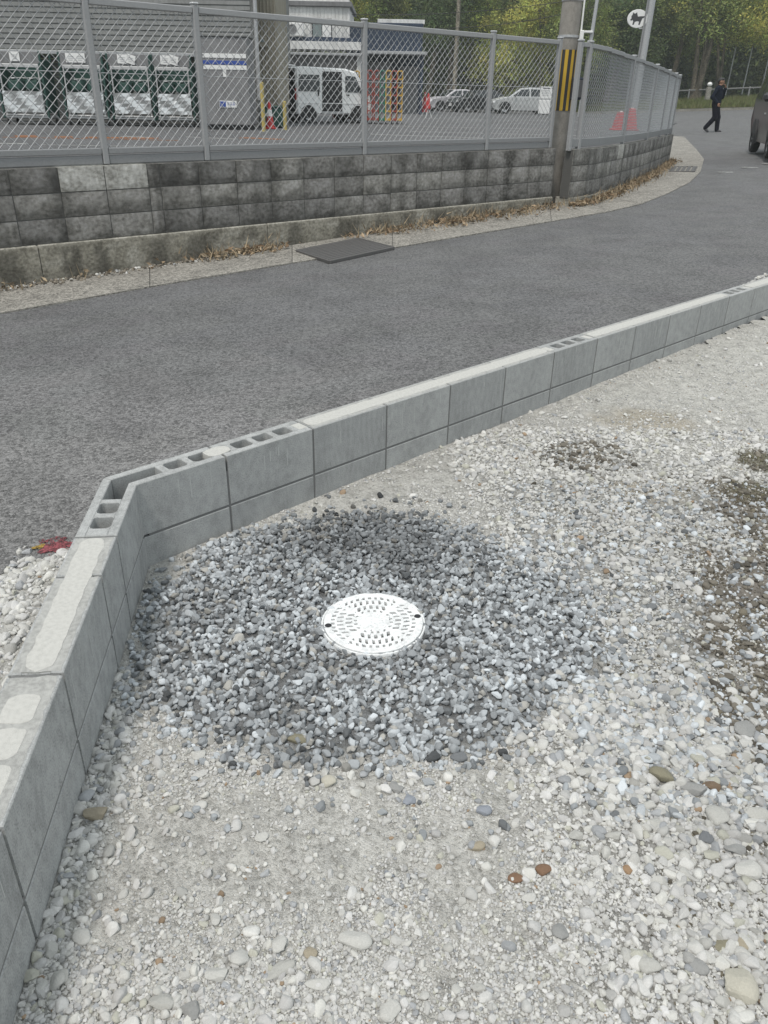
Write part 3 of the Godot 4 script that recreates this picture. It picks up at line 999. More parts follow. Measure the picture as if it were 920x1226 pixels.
	for i in K.size() - 1:
		var a: Vector2 = K[i]
		var b: Vector2 = K[i + 1]
		var nn := Vector2((b - a).y, -(b - a).x).normalized()
		var A := Vector3(a.x, road_y(a.x, a.y), a.y)
		var B := Vector3(b.x, road_y(b.x, b.y), b.y)
		var N := Vector3(nn.x, 0, nn.y)
		kb.qout(A, B, B + Vector3.UP * 0.16, A + Vector3.UP * 0.16, A + N * 4.0)
		kb.qout(A + Vector3.UP * 0.16, B + Vector3.UP * 0.16, B + N * 0.2 + Vector3.UP * 0.16, A + N * 0.2 + Vector3.UP * 0.16, A - Vector3.UP * 4.0)
		for r in [[0.2, 0.15, 3.0, 0.45], [3.0, 0.45, 9.0, 0.95], [9.0, 0.95, 40.0, 1.6]]:
			gb.qout(A + N * r[0] + Vector3.UP * r[1], B + N * r[0] + Vector3.UP * r[1], B + N * r[2] + Vector3.UP * r[3], A + N * r[2] + Vector3.UP * r[3], A - Vector3.UP * 9.0)
	setting("kerb", kb, M.gutter)
	setting("grass_bank", gb, M.grass_bank)

func bank_wall(x: float, z: float) -> float:
	return (Vector3(x, 0, z) - Vector3(CORNER.x, 0, CORNER.z)).dot(SHORT_BACK) - 0.1

func bank_share(x: float, z: float) -> float:
	var p := Vector3(x, 0, z) - Vector3(CORNER.x, 0, CORNER.z)
	var w := p.dot(SHORT_BACK) - 0.1
	var edge := Vector2(x + 1.02, z + 2.30).dot(Vector2(0.75, 0.66))     # right of the asphalt edge
	return min(w, edge + 0.05 * rough_noise.get_noise_2d(x * 6.0, z * 6.0))

func street_edge(s: float) -> float:
	if s < 0.86:
		return lerpf(-2.36, 1.5, clampf((0.86 - s) / 14.0, 0.0, 1.0) * 0.12)
	if s < 8.5:
		return -2.36 - 0.05 * (s - 0.86)
	return lerpf(-2.74, 34.0, smoothstep(8.5, 45.0, s))

# ---------------------------------------------------------------- stones
func ico(level: int) -> Array:
	var t := (1.0 + sqrt(5.0)) / 2.0
	var p := []
	for a in [[-1, t, 0], [1, t, 0], [-1, -t, 0], [1, -t, 0], [0, -1, t], [0, 1, t], [0, -1, -t], [0, 1, -t], [t, 0, -1], [t, 0, 1], [-t, 0, -1], [-t, 0, 1]]:
		p.append(Vector3(a[0], a[1], a[2]).normalized())
	var f := [[0, 11, 5], [0, 5, 1], [0, 1, 7], [0, 7, 10], [0, 10, 11], [1, 5, 9], [5, 11, 4], [11, 10, 2], [10, 7, 6], [7, 1, 8], [3, 9, 4], [3, 4, 2], [3, 2, 6], [3, 6, 8], [3, 8, 9], [4, 9, 5], [2, 4, 11], [6, 2, 10], [8, 6, 7], [9, 8, 1]]
	for l in level:
		var g := []
		var cache := {}
		for t3 in f:
			var m := []
			for k in 3:
				var a: int = t3[k]
				var b: int = t3[(k + 1) % 3]
				var key := Vector2i(min(a, b), max(a, b))
				if not cache.has(key):
					cache[key] = p.size()
					p.append((p[a] + p[b]).normalized())
				m.append(cache[key])
			g.append_array([[t3[0], m[0], m[2]], [t3[1], m[1], m[0]], [t3[2], m[2], m[1]], [m[0], m[1], m[2]]])
		f = g
	return [p, f]

func stone_mesh(sd: int, level: int, planes: int, lo: float, hi: float, rounding: float, stretch: Vector3) -> ArrayMesh:
	var r := RandomNumberGenerator.new()
	r.seed = sd
	var I := ico(level)
	var cut := []
	for i in planes:
		var d := Vector3(r.randfn(), r.randfn(), r.randfn()).normalized()
		cut.append([d, r.randf_range(lo, hi)])
	var p := []
	for d in I[0]:
		var m := 1.0
		var soft := pow(1.0, -10.0)
		for c in cut:
			var k: float = d.dot(c[0])
			if k > 0.05:
				m = min(m, c[1] / k)
				soft += pow(c[1] / k, -10.0)
		p.append(d * lerpf(m, pow(soft, -0.1), rounding) * stretch)
	var N := []
	N.resize(p.size())
	N.fill(Vector3.ZERO)
	for t in I[1]:
		var nn: Vector3 = (p[t[1]] - p[t[0]]).cross(p[t[2]] - p[t[0]])
		for k in 3:
			N[t[k]] += nn
	var mb := Mb.new()
	for t in I[1]:
		var nn: Vector3 = (p[t[1]] - p[t[0]]).cross(p[t[2]] - p[t[0]]).normalized()
		var w := rounding
		mb.ts(p[t[0]], p[t[1]], p[t[2]], nn.lerp(N[t[0]].normalized(), w).normalized(), nn.lerp(N[t[1]].normalized(), w).normalized(), nn.lerp(N[t[2]].normalized(), w).normalized())
	return mb.mesh()

func lay(x: float, y: float, z: float, size: float, flat: float, r: RandomNumberGenerator, sink := 0.35) -> Transform3D:
	var b := Basis.from_euler(Vector3(r.randfn() * 0.5 * flat, r.randf() * TAU, r.randfn() * 0.5 * flat))
	b = b * Basis.from_scale(Vector3(r.randf_range(0.8, 1.25), r.randf_range(0.72, 1.05), r.randf_range(0.8, 1.15)) * size)
	return Transform3D(b, Vector3(x, y + size * sink, z))

func blue_grey(r: RandomNumberGenerator) -> Color:
	var k := r.randf()
	if k < 0.07:
		return Color(0.42, 0.41, 0.38) * r.randf_range(0.8, 1.2)
	var v := clampf(0.40 + 0.15 * r.randfn(), 0.08, 0.72)
	return Color(v * 0.945, v * 1.0, v * 1.04)

func limestone(r: RandomNumberGenerator) -> Color:
	var k := r.randf()
	if k < 0.008:
		return Color(0.34, 0.25, 0.17) * r.randf_range(0.7, 1.2)
	if k < 0.085:
		return Color(0.36, 0.37, 0.38) * r.randf_range(0.85, 1.15)
	if k < 0.12:
		return Color(0.48, 0.475, 0.41)
	var v := clampf(0.55 + 0.075 * r.randfn(), 0.34, 0.70)
	return Color(v, v * 0.99, v * r.randf_range(0.925, 0.97))

func gravel() -> void:
	var r := RandomNumberGenerator.new()
	r.seed = 77
	var sharp := []
	var round_ := []
	var chip := []
	for i in 7:
		sharp.append(stone_mesh(100 + i, 2, 11, 0.50, 0.86, 0.10, Vector3(1.12, 0.86, 0.92)))
		round_.append(stone_mesh(200 + i, 2, 12, 0.52, 0.88, 0.14 if i < 4 else 0.42, Vector3(1.10, 0.88, 0.96)))
		chip.append(stone_mesh(300 + i, 1, 9, 0.55, 0.9, 0.2, Vector3(1.1, 0.8, 0.9)))
	var X := {}
	var add := func(kind: String, i: int, t: Transform3D, c: Color) -> void:
		var key := kind + str(i)
		if not X.has(key):
			X[key] = [[], []]
		X[key][0].append(t)
		X[key][1].append(c)
	# the heap of crushed blue-grey stone round the cover, in three layers
	var lid := Vector2(-0.026, -1.948)
	for i in 21000:
		var x := r.randf_range(-0.95, 0.85)
		var z := r.randf_range(-2.85, -1.2)
		var e := pile(x, z)
		if inside_lot(x, z) < 0.012 or Vector2(x, z).distance_to(lid) < 0.151:
			continue
		var p := 1.0 if e < 0.93 else 0.8 * smoothstep(1.13, 0.92, e) + (0.03 if e < 1.4 else 0.0)
		if r.randf() > p:
			continue
		var s := clampf(0.0098 + 0.0028 * r.randfn(), 0.0045, 0.018)
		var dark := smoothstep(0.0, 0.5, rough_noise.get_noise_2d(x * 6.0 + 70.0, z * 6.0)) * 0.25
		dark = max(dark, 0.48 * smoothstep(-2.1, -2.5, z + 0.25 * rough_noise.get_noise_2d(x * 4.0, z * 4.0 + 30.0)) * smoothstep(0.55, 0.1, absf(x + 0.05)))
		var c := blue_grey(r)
		c = c * (1.0 - dark)
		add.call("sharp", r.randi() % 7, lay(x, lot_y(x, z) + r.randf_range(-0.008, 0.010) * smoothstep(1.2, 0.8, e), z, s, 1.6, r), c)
	for i in 70:                                              # a ring of stones lapping the rim, grit on the plate
		var a := r.randf() * TAU
		var d := r.randf_range(0.150, 0.166)
		add.call("sharp", r.randi() % 7, lay(lid.x + cos(a) * d, 0.034, lid.y + sin(a) * d, r.randf_range(0.006, 0.012), 1.6, r), blue_grey(r))
	for i in 46:
		var a := r.randf() * TAU
		var d := 0.15 * sqrt(r.randf())
		add.call("chip", r.randi() % 7, lay(lid.x + cos(a) * d, 0.0482, lid.y + sin(a) * d, r.randf_range(0.0008, 0.0022), 1.0, r), blue_grey(r))
	# pale stones of the lot, coarse to the right and along the walls
	for i in 190000:
		var x := r.randf_range(-0.85, 1.0) if i % 5 < 2 else r.randf_range(0.3, 2.9) if i % 5 < 4 else r.randf_range(-0.8, 3.2)
		var z := r.randf_range(-1.75, -0.35) if i % 5 < 2 else r.randf_range(-3.6, -1.2) if i % 5 < 4 else r.randf_range(-5.6, -0.9)
		var inn := inside_lot(x, z)
		if inn < 0.006 or -x / (0.35 - z) > 0.62 or x / (0.35 - z) > 1.15:
			continue
		var e := pile(x, z)
		if e < 1.0 and r.randf() > 0.02:
			continue
		var wob := 0.16 * rough_noise.get_noise_2d(x * 3.0, z * 3.0) + 0.1 * rough_noise.get_noise_2d(x * 9.0, z * 9.0)
		var right := smoothstep(0.25, 0.75, x + wob + 0.22 * smoothstep(-1.0, -1.7, z))
		var along := smoothstep(0.16, 0.02, inn + wob * 0.4) * (0.62 if z > -2.2 else 0.45)
		var front := smoothstep(-1.0, -0.8, z + wob * 0.6) * smoothstep(0.2, -0.2, x) * 0.5
		var far := smoothstep(-3.2, -4.2, z)
		var want: float = max(0.07 + 0.13 * smoothstep(0.05, 0.4, wob * 3.0), max(right * (0.36 + 0.3 * smoothstep(-0.12, 0.15, wob)), max(along, front)))
		want = max(want, 0.27 * smoothstep(0.50, 0.85, x + wob) * smoothstep(-3.5, -2.6, z) * (0.45 + 0.55 * smoothstep(-0.1, 0.2, wob)))
		want = lerpf(want, 0.10 + 0.25 * smoothstep(0.0, 0.3, wob * 2.0), far)
		if r.randf() > want:
			continue
		var s := 0.0033 * exp(absf(r.randfn()) * 0.6)
		if right > 0.5 and r.randf() < 0.28 or along > 0.5 and r.randf() < 0.2:
			s *= 1.7
		s = clampf(s, 0.0028, 0.017)
		var c := limestone(r)
		var pt := patches(x, z)
		if r.randf() < max(pt[0] * 0.25, pt[1] * 0.7):
			continue
		if r.randf() < pt[0] * 0.55 or r.randf() < pt[1] * 0.8 or r.randf() < pt[3] * 0.6:
			c = Color(0.15, 0.135, 0.11) * r.randf_range(0.5, 1.6)
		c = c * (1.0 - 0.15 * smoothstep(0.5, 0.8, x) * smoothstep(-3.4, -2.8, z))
		if x > 0.5 and z < -1.25 and z > -3.0 and r.randf() < 0.36:
			c = blue_grey(r)
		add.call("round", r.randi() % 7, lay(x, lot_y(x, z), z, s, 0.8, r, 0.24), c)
	# small chips everywhere
	for i in 375000:
		var z := -0.35 - 5.2 * pow(r.randf(), 1.9)
		var x := (r.randf_range(-0.62, 0.64) if i % 5 else r.randf_range(0.64, 1.1)) * (0.4 - z)
		if inside_lot(x, z) < 0.003 or pile(x, z) < 0.97:
			continue
		var wob := rough_noise.get_noise_2d(x * 7.0, z * 7.0)
		if r.randf() > 0.40 + 2.1 * wob + 0.3 * smoothstep(0.2, 0.5, x):
			continue
		var pt := patches(x, z)
		var c := limestone(r) * 0.97
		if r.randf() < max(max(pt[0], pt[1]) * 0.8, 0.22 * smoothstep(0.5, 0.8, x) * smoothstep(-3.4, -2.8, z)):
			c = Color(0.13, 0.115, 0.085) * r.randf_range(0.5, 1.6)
		add.call("chip", r.randi() % 7, lay(x, lot_y(x, z), z, 0.0024 * exp(absf(r.randfn()) * 0.48), 1.0, r, 0.2), c)
	# gravel bank behind the short wall, spilling on to the asphalt
	for i in 26000:
		var x := r.randf_range(-2.6, -0.8)
		var z := r.randf_range(-2.45, 0.3)
		var sh := bank_share(x, z)
		if sh < -0.10 or sh < 0.0 and r.randf() > 0.25 * smoothstep(-0.1, 0.0, sh):
			continue
		var p := Vector3(x, 0, z) - Vector3(CORNER.x, 0, CORNER.z)
		if p.dot(SHORT_BACK) < 0.127 or Vector2(x + 1.105, z + 2.226).length() < 0.075:
			continue
		var y: float = max(bank_y(x, z), road_y(x, z)) if sh < 0.02 else bank_y(x, z)
		var s := clampf(0.0046 * exp(absf(r.randfn()) * 0.6), 0.003, 0.018)
		add.call("round", r.randi() % 7, lay(x, y, z, s, 1.0, r, 0.25), limestone(r) * 1.03)
	# loose stones at the street side of the long wall, far right
	for i in 500:
		var u := r.randf_range(4.4, 7.6)
		var q := run_point(true, u, 0.125 + 0.16 * r.randf() * smoothstep(4.2, 5.6, u))
		add.call("round", r.randi() % 7, lay(q.x, road_y(q.x, q.y), q.y, r.randf_range(0.006, 0.018), 1.0, r, 0.3), limestone(r))
	# grit and small stones in the gutter under the old wall
	for i in 900:
		var s := r.randf_range(-3.5, 2.2)
		var p := old_point(s, -0.03 - 0.22 * r.randf() * r.randf())
		add.call("chip", r.randi() % 7, lay(p.x, road_y(p.x, p.z) + 0.02, p.z, r.randf_range(0.005, 0.02), 1.0, r, 0.2), Color(0.20, 0.175, 0.14) * r.randf_range(0.4, 1.5) if r.randf() < 0.8 else limestone(r))
	var root := Node3D.new()
	root.name = "gravel"
	add_child(root)
	root.set_meta("kind", "stuff")
	for key in X:
		var kind: String = key.left(-1)
		var i := int(key.right(1))
		var mesh: ArrayMesh = sharp[i] if kind == "sharp" else round_[i] if kind == "round" else chip[i]
		stuff("crushed_stone" if kind == "sharp" else "pale_stone" if kind == "round" else "stone_chip", mesh, M.stone, X[key][0], X[key][1], root)
	rocks(round_, sharp)

func rocks(rounded: Array, sharp: Array) -> void:
	var tone := {
		"white": Color(0.63, 0.625, 0.59), "pale": Color(0.54, 0.535, 0.50), "cream": Color(0.58, 0.555, 0.47), "grey": Color(0.36, 0.36, 0.35), "slate": Color(0.20, 0.21, 0.22),
		"blue": Color(0.33, 0.355, 0.40), "olive": Color(0.28, 0.26, 0.185), "brown": Color(0.21, 0.15, 0.10), "rust": Color(0.24, 0.145, 0.09), "tan": Color(0.42, 0.37, 0.28), "orange": Color(0.38, 0.25, 0.15)}
	for k in tone:
		stain(textured("rock_" + k, tone[k], M.t_grain, 5.0, 0.88, M.h_grain, 0.12), M.t_grain, Vector3.ONE * 23.0)
	var list := [
		[0.864, -1.463, 0.064, 0.042, "white", "bright white wedge-shaped stone below the dark soil at the right of the gravel"],
		[0.963, -1.547, 0.057, 0.071, "grey", "smooth upright grey stone leaning in the dark soil right of the crushed stone"],
		[0.807, -1.352, 0.040, 0.043, "brown", "dark brown rounded stone between a flat grey slab and the right edge"],
		[0.756, -1.344, 0.068, 0.045, "grey", "long flat grey slab stone lying beside a brown stone, right of the cover"],
		[0.694, -1.376, 0.057, 0.054, "olive", "olive-brown blocky stone half sunk in pale dust right of the crushed stone"],
		[0.783, -1.257, 0.050, 0.063, "pale", "wide flat pale stone sunk level with the gravel below the brown stone"],
		[0.734, -1.201, 0.038, 0.039, "slate", "round dark grey-brown cobble among white pebbles at the right"],
		[0.798, -1.122, 0.058, 0.050, "white", "large oval white cobble standing out above the pebbles near the right edge"],
		[0.882, -1.270, 0.051, 0.041, "pale", "pale oval stone touching the right edge of the picture above the white cobble"],
		[0.795, -1.174, 0.044, 0.042, "grey", "mid grey stone just above the large oval white cobble"],
		[0.322, -1.048, 0.035, 0.025, "white", "small white angular stone alone on pale dust below the rust-brown clods"],
		[0.370, -0.972, 0.033, 0.043, "grey", "upright grey angular stone standing where the dust meets the coarse pebbles"],
		[0.524, -0.908, 0.045, 0.033, "pale", "pale grey lozenge stone in the pebbles at the lower right"],
		[0.622, -0.909, 0.035, 0.032, "grey", "round grey stone left of the big cream rock in the lower right corner"],
		[0.685, -0.876, 0.062, 0.078, "cream", "biggest cream pitted rock in the lower right corner of the gravel"],
		[0.740, -0.845, 0.049, 0.050, "pale", "pale round rock at the extreme lower right corner beside the cream rock"],
		[0.649, -0.926, 0.036, 0.031, "white", "white wedge stone just above left of the big cream rock"],
		[0.685, -0.953, 0.033, 0.026, "olive", "small olive stone directly above the big cream rock"],
		[0.729, -0.958, 0.023, 0.049, "tan", "narrow tan stone standing on end above the big cream rock"],
		[0.542, -1.118, 0.023, 0.024, "orange", "small orange pebble among white stones right of the rust-brown clods"],
		[0.638, -1.236, 0.034, 0.031, "pale", "round pale stone left of the dark grey-brown cobble"],
		[-0.044, -0.951, 0.066, 0.040, "white", "broad flat white slab on the dust, straight below the drainage cover"],
		[-0.190, -0.938, 0.033, 0.042, "white", "jagged white stone left of the broad flat slab"],
		[-0.180, -0.887, 0.057, 0.033, "pale", "long pale stone lying under the jagged white stone"],
		[-0.101, -0.860, 0.053, 0.026, "white", "thin white sliver of stone below left of the broad flat slab"],
		[-0.258, -0.906, 0.035, 0.040, "white", "plump white stone in the cluster at the lower left of the dust"],
		[0.027, -0.816, 0.039, 0.040, "white", "triangular white stone at the bottom edge below the broad flat slab"],
		[-0.125, -0.922, 0.024, 0.026, "tan", "round tan pebble between the jagged stone and the broad slab"],
		[-0.211, -1.479, 0.060, 0.034, "olive", "long olive-brown stone at the front rim of the crushed stone heap"],
		[-0.260, -1.189, 0.028, 0.028, "white", "single round white pebble on bare dust below the heap"],
		[0.026, -1.102, 0.023, 0.022, "blue", "lone dusky blue pebble in the middle of the bare dust"],
		[0.044, -1.335, 0.032, 0.036, "grey", "rounded grey-brown stone touching a blue one below the heap"],
		[0.074, -1.305, 0.034, 0.042, "blue", "blue angular stone touching a grey-brown one below the heap"],
		[-0.122, -1.349, 0.036, 0.034, "cream", "cream oval stone just below the front rim of the heap"],
		[0.198, -1.436, 0.046, 0.031, "slate", "flat black slate piece at the lower right rim of the heap"],
		[0.246, -1.275, 0.035, 0.030, "blue", "smooth blue-grey stone on dust right of the touching pair"],
		[0.091, -0.846, 0.023, 0.019, "white", "tiny bright stone right of the triangular one at the bottom edge"],
		[0.197, -0.863, 0.025, 0.021, "pale", "small pale cube-like stone on bare dust near the bottom edge"],
		[-0.647, -1.239, 0.050, 0.049, "tan", "large grey-tan stone resting at the foot of the short block wall"],
		[-0.586, -0.861, 0.031, 0.036, "pale", "upright pale stone at the wall foot near the lower left corner"],
		[-0.616, -0.847, 0.023, 0.025, "white", "small white stone tucked against the wall foot at the lower left corner"],
		[-0.574, -0.943, 0.034, 0.033, "white", "white block-shaped stone a hand above the lower left pair"],
		[-0.379, -1.423, 0.025, 0.031, "slate", "lone round charcoal pebble below the left rim of the heap"],
		[-0.453, -1.429, 0.029, 0.036, "white", "round white pebble left of the charcoal pebble"],
		[-0.387, -0.823, 0.043, 0.037, "pale", "low rounded pale stone at the bottom edge, left of a grey block"],
		[-0.297, -0.876, 0.041, 0.033, "white", "flat-topped white stone above the grey block at the bottom edge"],
		[-0.330, -0.812, 0.036, 0.046, "grey", "grey block-like stone cut by the bottom edge of the picture"],
		[0.359, -1.115, 0.036, 0.028, "rust", "rust-brown clod on pale dust, the right one of two"],
		[0.297, -1.096, 0.030, 0.024, "rust", "rust-brown crumb on pale dust, the left one of two"],
		[0.219, -1.174, 0.037, 0.025, "tan", "tan and white pebble where dust begins right of the lone blue pebble"],
		[-0.768, -2.547, 0.0, 0.0, "", ""],
		[0.448, -1.204, 0.030, 0.030, "pale", "pale rounded stone at the left fringe of the coarse pebbles"],
		[0.506, -1.387, 0.041, 0.035, "pale", "pale broad stone just below right of the heap rim"]]
	var r := RandomNumberGenerator.new()
	r.seed = 5
	for i in list.size():
		var a: Array = list[i]
		if a[2] == 0.0:
			continue
		var angular: bool = a[4] in ["slate", "blue", "white", "grey"] and i % 2 == 0
		var o := MeshInstance3D.new()
		o.name = "stone"
		o.mesh = sharp[i % 7] if angular else rounded[i % 7]
		o.material_override = M["rock_" + a[4]]
		add_child(o, true)
		var h: float = min(a[2], a[3]) * r.randf_range(0.36, 0.46)
		o.transform = Transform3D(Basis.from_euler(Vector3(r.randfn() * 0.12, r.randfn() * 0.3, r.randfn() * 0.12)) * Basis.from_scale(Vector3(a[2] * 0.54, h, a[3] * 0.56)), Vector3(a[0], lot_y(a[0], a[1]) + h * 0.42, a[1]))
		tag(o, a[5], "stone", "stones lying out on the gravel lot")

# ---------------------------------------------------------------- the drainage cover
func cover() -> void:
	var R := 0.155
	var t := thing("drain_cover", "round white plastic drainage cover with rings of slots in the crushed stone", "drain cover", Vector3(-0.026, 0.046, -1.948), 0.12)
	var solid := func(x: float, z: float) -> bool:          # false inside a slot
		var q := Vector2(x, z) if absf(z) > absf(x) else Vector2(z, x)
		var rr := Vector2(x, z).length()
		if absf(absf(x) - absf(z)) < 0.011 or rr < 0.05:
			return true
		for ring in [[0.051, 0.060, 0.0195], [0.067, 0.085, 0.0195], [0.093, 0.112, 0.0195], [0.119, 0.131, 0.0195]]:
			var across: float = absf(q.y)
			# slots sit in rows that bow with the ring
			var lim: float = sqrt(max(0.0, across * across + q.x * q.x))
			if lim > ring[0] and lim < ring[1]:
				var u: float = fposmod(q.x + (0.5 if ring[0] == 0.067 or ring[0] == 0.119 else 0.0) * ring[2], ring[2]) / ring[2]
				if absf(u - 0.5) < 0.20:
					return false
		return true
	var mb := Mb.new()
	var d := 0.0026
	var k := int(R * 0.88 / d)
	var h := 0.012
	var ok := func(i: int, j: int) -> bool:
		var c := Vector2((i + 0.5) * d, (j + 0.5) * d)
		return c.length() < R * 0.87 and solid.call(c.x, c.y)
	for i in range(-k - 1, k + 1):
		for j in range(-k - 1, k + 1):
			if not ok.call(i, j):
				continue
			var x0 := i * d
			var x1 := x0 + d
			var z0 := j * d
			var z1 := z0 + d
			mb.q(Vector3(x0, 0, z0), Vector3(x0, 0, z1), Vector3(x1, 0, z1), Vector3(x1, 0, z0))
			if not ok.call(i - 1, j): mb.q(Vector3(x0, 0, z0), Vector3(x0, -h, z0), Vector3(x0, -h, z1), Vector3(x0, 0, z1))
			if not ok.call(i + 1, j): mb.q(Vector3(x1, 0, z1), Vector3(x1, -h, z1), Vector3(x1, -h, z0), Vector3(x1, 0, z0))
			if not ok.call(i, j - 1): mb.q(Vector3(x1, 0, z0), Vector3(x1, -h, z0), Vector3(x0, -h, z0), Vector3(x0, 0, z0))
			if not ok.call(i, j + 1): mb.q(Vector3(x0, 0, z1), Vector3(x0, -h, z1), Vector3(x1, -h, z1), Vector3(x1, 0, z1))
	put("slotted_plate", mb, M.lid, t)
	var rim := Mb.new()
	rim.lathe([Vector2(R * 0.84, -0.006), Vector2(R * 0.84, 0.0008), Vector2(R * 0.855, 0.0022), Vector2(R * 0.965, 0.0022), Vector2(R * 0.985, 0.0005), Vector2(R * 0.985, -0.014)], Transform3D(), 72)
	put("rim", rim, M.lid, t)
	var fr := Mb.new()
	fr.lathe([Vector2(R * 0.99, -0.05), Vector2(R * 0.992, -0.006), Vector2(R * 1.0, -0.003), Vector2(R * 1.03, -0.003), Vector2(R * 1.04, -0.008), Vector2(R * 1.04, -0.05)], Transform3D(), 72)
	put("frame", fr, M.lid, t)
	var hub := Mb.new()
	hub.lathe([Vector2(0.046, -0.004), Vector2(0.046, 0.0012), Vector2(0.044, 0.0018), Vector2(0.0, 0.0018)], Transform3D(), 48)
	put("boss", hub, M.lid, t)
	for z in [-0.012, 0.0, 0.012]:
		var rb := Mb.new()
		rb.box(Vector3(0.06, 0.0016, 0.0035), Transform3D(Basis(), Vector3(0, 0.0022, z)), 0.0006)
		put("raised_rib", rb, M.lid, t)
	for s in [-1.0, 1.0]:
		var kh := Mb.new()
		kh.lathe([Vector2(0.0095, -0.002), Vector2(0.0105, 0.0022), Vector2(0.009, 0.0028), Vector2(0.0, 0.0024)], Transform3D(Basis(), Vector3(s * 0.139, 0.0004, -0.012 * s)), 16)
		var o := put("lifting_hole", kh, M.dark, t)
		o.set_meta("label", "dark lifting hole")
	var sump := Mb.new()
	sump.lathe([Vector2(0.0, -0.1), Vector2(R * 0.97, -0.1), Vector2(R * 0.97, -0.02)], Transform3D(), 32)
	put("pit", sump, M.mortar, t)

# ---------------------------------------------------------------- grates, pole, small things along the street
func grate(called: String, label: String, a: Vector2, b: Vector2, c: Vector2, bars: int) -> void:
	# a, b along one short side; a to c along the long side
	var o := Vector3(a.x, road_y(a.x, a.y) + 0.016, a.y)
	var t := thing(called, label, "drain grate", o)
	var u := Vector3(c.x - a.x, road_y(c.x, c.y) - road_y(a.x, a.y), c.y - a.y)
	var w := Vector3(b.x - a.x, road_y(b.x, b.y) - road_y(a.x, a.y), b.y - a.y)
	var up := w.cross(u).normalized()
	if up.y < 0:
		up = -up
	var span := u.length()
	var across := w.length()
	u = u.normalized()
	w = w.normalized()
	var bs := Basis(u, up, u.cross(up))
	var fb := Mb.new()
	for e in [0.0, 1.0]:
		fb.box(Vector3(span, 0.03, 0.025), Transform3D(bs, u * span / 2 + w * across * e), 0.003)
		fb.box(Vector3(across - 0.026, 0.03, 0.025), Transform3D(Basis(w, up, w.cross(up)), u * span * e + w * across / 2), 0.003)
	put("frame", fb, M.grate, t)
	for i in bars:
		var mb := Mb.new()
		mb.box(Vector3(span - 0.03, 0.024, across / bars * 0.66), Transform3D(bs, u * span / 2 + w * across * (i + 0.5) / bars), 0.003)
		put("bar", mb, M.grate, t)
	var pit := Mb.new()
	var cn := [Vector3.ZERO, u * span, u * span + w * across, w * across]
	pit.qout(cn[0] - up * 0.012, cn[1] - up * 0.012, cn[2] - up * 0.012, cn[3] - up * 0.012, -up)
	put("pit", pit, M.dark, t)

func utility_pole() -> void:
	var t := thing("utility_pole", "grey concrete utility pole banded yellow and black between the two wall runs", "utility pole", Vector3(2.265, 0.14, -11.80))
	var mb := Mb.new()
	mb.tube([Vector3(0, -0.3, 0), Vector3(0, 0, 0), Vector3(0, 9.5, 0)], [0.135, 0.135, 0.105], 28)
	put("shaft", mb, M.pole_concrete, t)
	var y0 := 1.20
	var y1 := 1.90
	var k := 0
	for i in 20:                                           # upright stripes wrapped round the pole
		var a0 := TAU * i / 20.0
		var a1 := TAU * (i + 1) / 20.0
		var sb := Mb.new()
		for j in 4:
			var f0 := lerpf(a0, a1, j / 4.0)
			var f1 := lerpf(a0, a1, (j + 1) / 4.0)
			var P := func(f: float, y: float) -> Vector3: return Vector3(cos(f) * 0.136, y, sin(f) * 0.136)
			sb.qout(P.call(f0, y0), P.call(f0, y1), P.call(f1, y1), P.call(f1, y0), Vector3(0, (y0 + y1) / 2, 0))
		put("stripe", sb, M.stripe_yellow if i % 2 else M.stripe_black, t)
	for y in [2.45, 2.05]:
		var band := Mb.new()
		band.lathe([Vector2(0.128, y - 0.015), Vector2(0.136, y - 0.014), Vector2(0.136, y + 0.014), Vector2(0.128, y + 0.015)], Transform3D(), 24)
		put("steel_band", band, M.galvanised, t)
	var pipe := Mb.new()
	pipe.bar(Vector3(0.142, 1.95, 0.06), Vector3(0.136, 3.6, 0.06), 0.012, 8)
	put("conduit", pipe, M.white_plastic, t)
	var ter := Mb.new()
	ter.box(Vector3(0.05, 0.2, 0.04), Transform3D(Basis(), Vector3(0.15, 2.02, 0.08)), 0.006)
	put("terminal_cover", ter, M.white_plastic, t)
	var b := thing("meter_box", "small dark navy box strapped to the banded utility pole", "box", Vector3(2.425, 1.60, -11.66), 0.3)
	var bb := Mb.new()
	bb.box(Vector3(0.13, 0.26, 0.12), Transform3D(), 0.02)
	put("case", bb, M.box_navy, b)
	bb = Mb.new()
	bb.box(Vector3(0.11, 0.2, 0.01), Transform3D(Basis(), Vector3(-0.012, 0.0, 0.063)), 0.004)
	put("door", bb, M.grey_wall, b)

func cat_outline() -> PackedVector2Array:
	var p := PackedVector2Array()
	for a in [[-0.36, 0.02], [-0.42, -0.06], [-0.36, -0.12], [-0.30, -0.06], [-0.24, -0.12], [-0.26, -0.30], [-0.18, -0.30], [-0.14, -0.16], [-0.02, -0.12], [0.10, -0.14], [0.08, -0.30], [0.16, -0.30], [0.22, -0.10], [0.27, 0.02], [0.42, 0.08], [0.44, 0.14], [0.26, 0.12], [0.14, 0.12], [0.0, 0.10], [-0.06, 0.22], [-0.08, 0.31], [-0.16, 0.25], [-0.24, 0.25], [-0.31, 0.30], [-0.32, 0.20], [-0.38, 0.12]]:
		p.append(Vector2(a[0], a[1]))
	return p

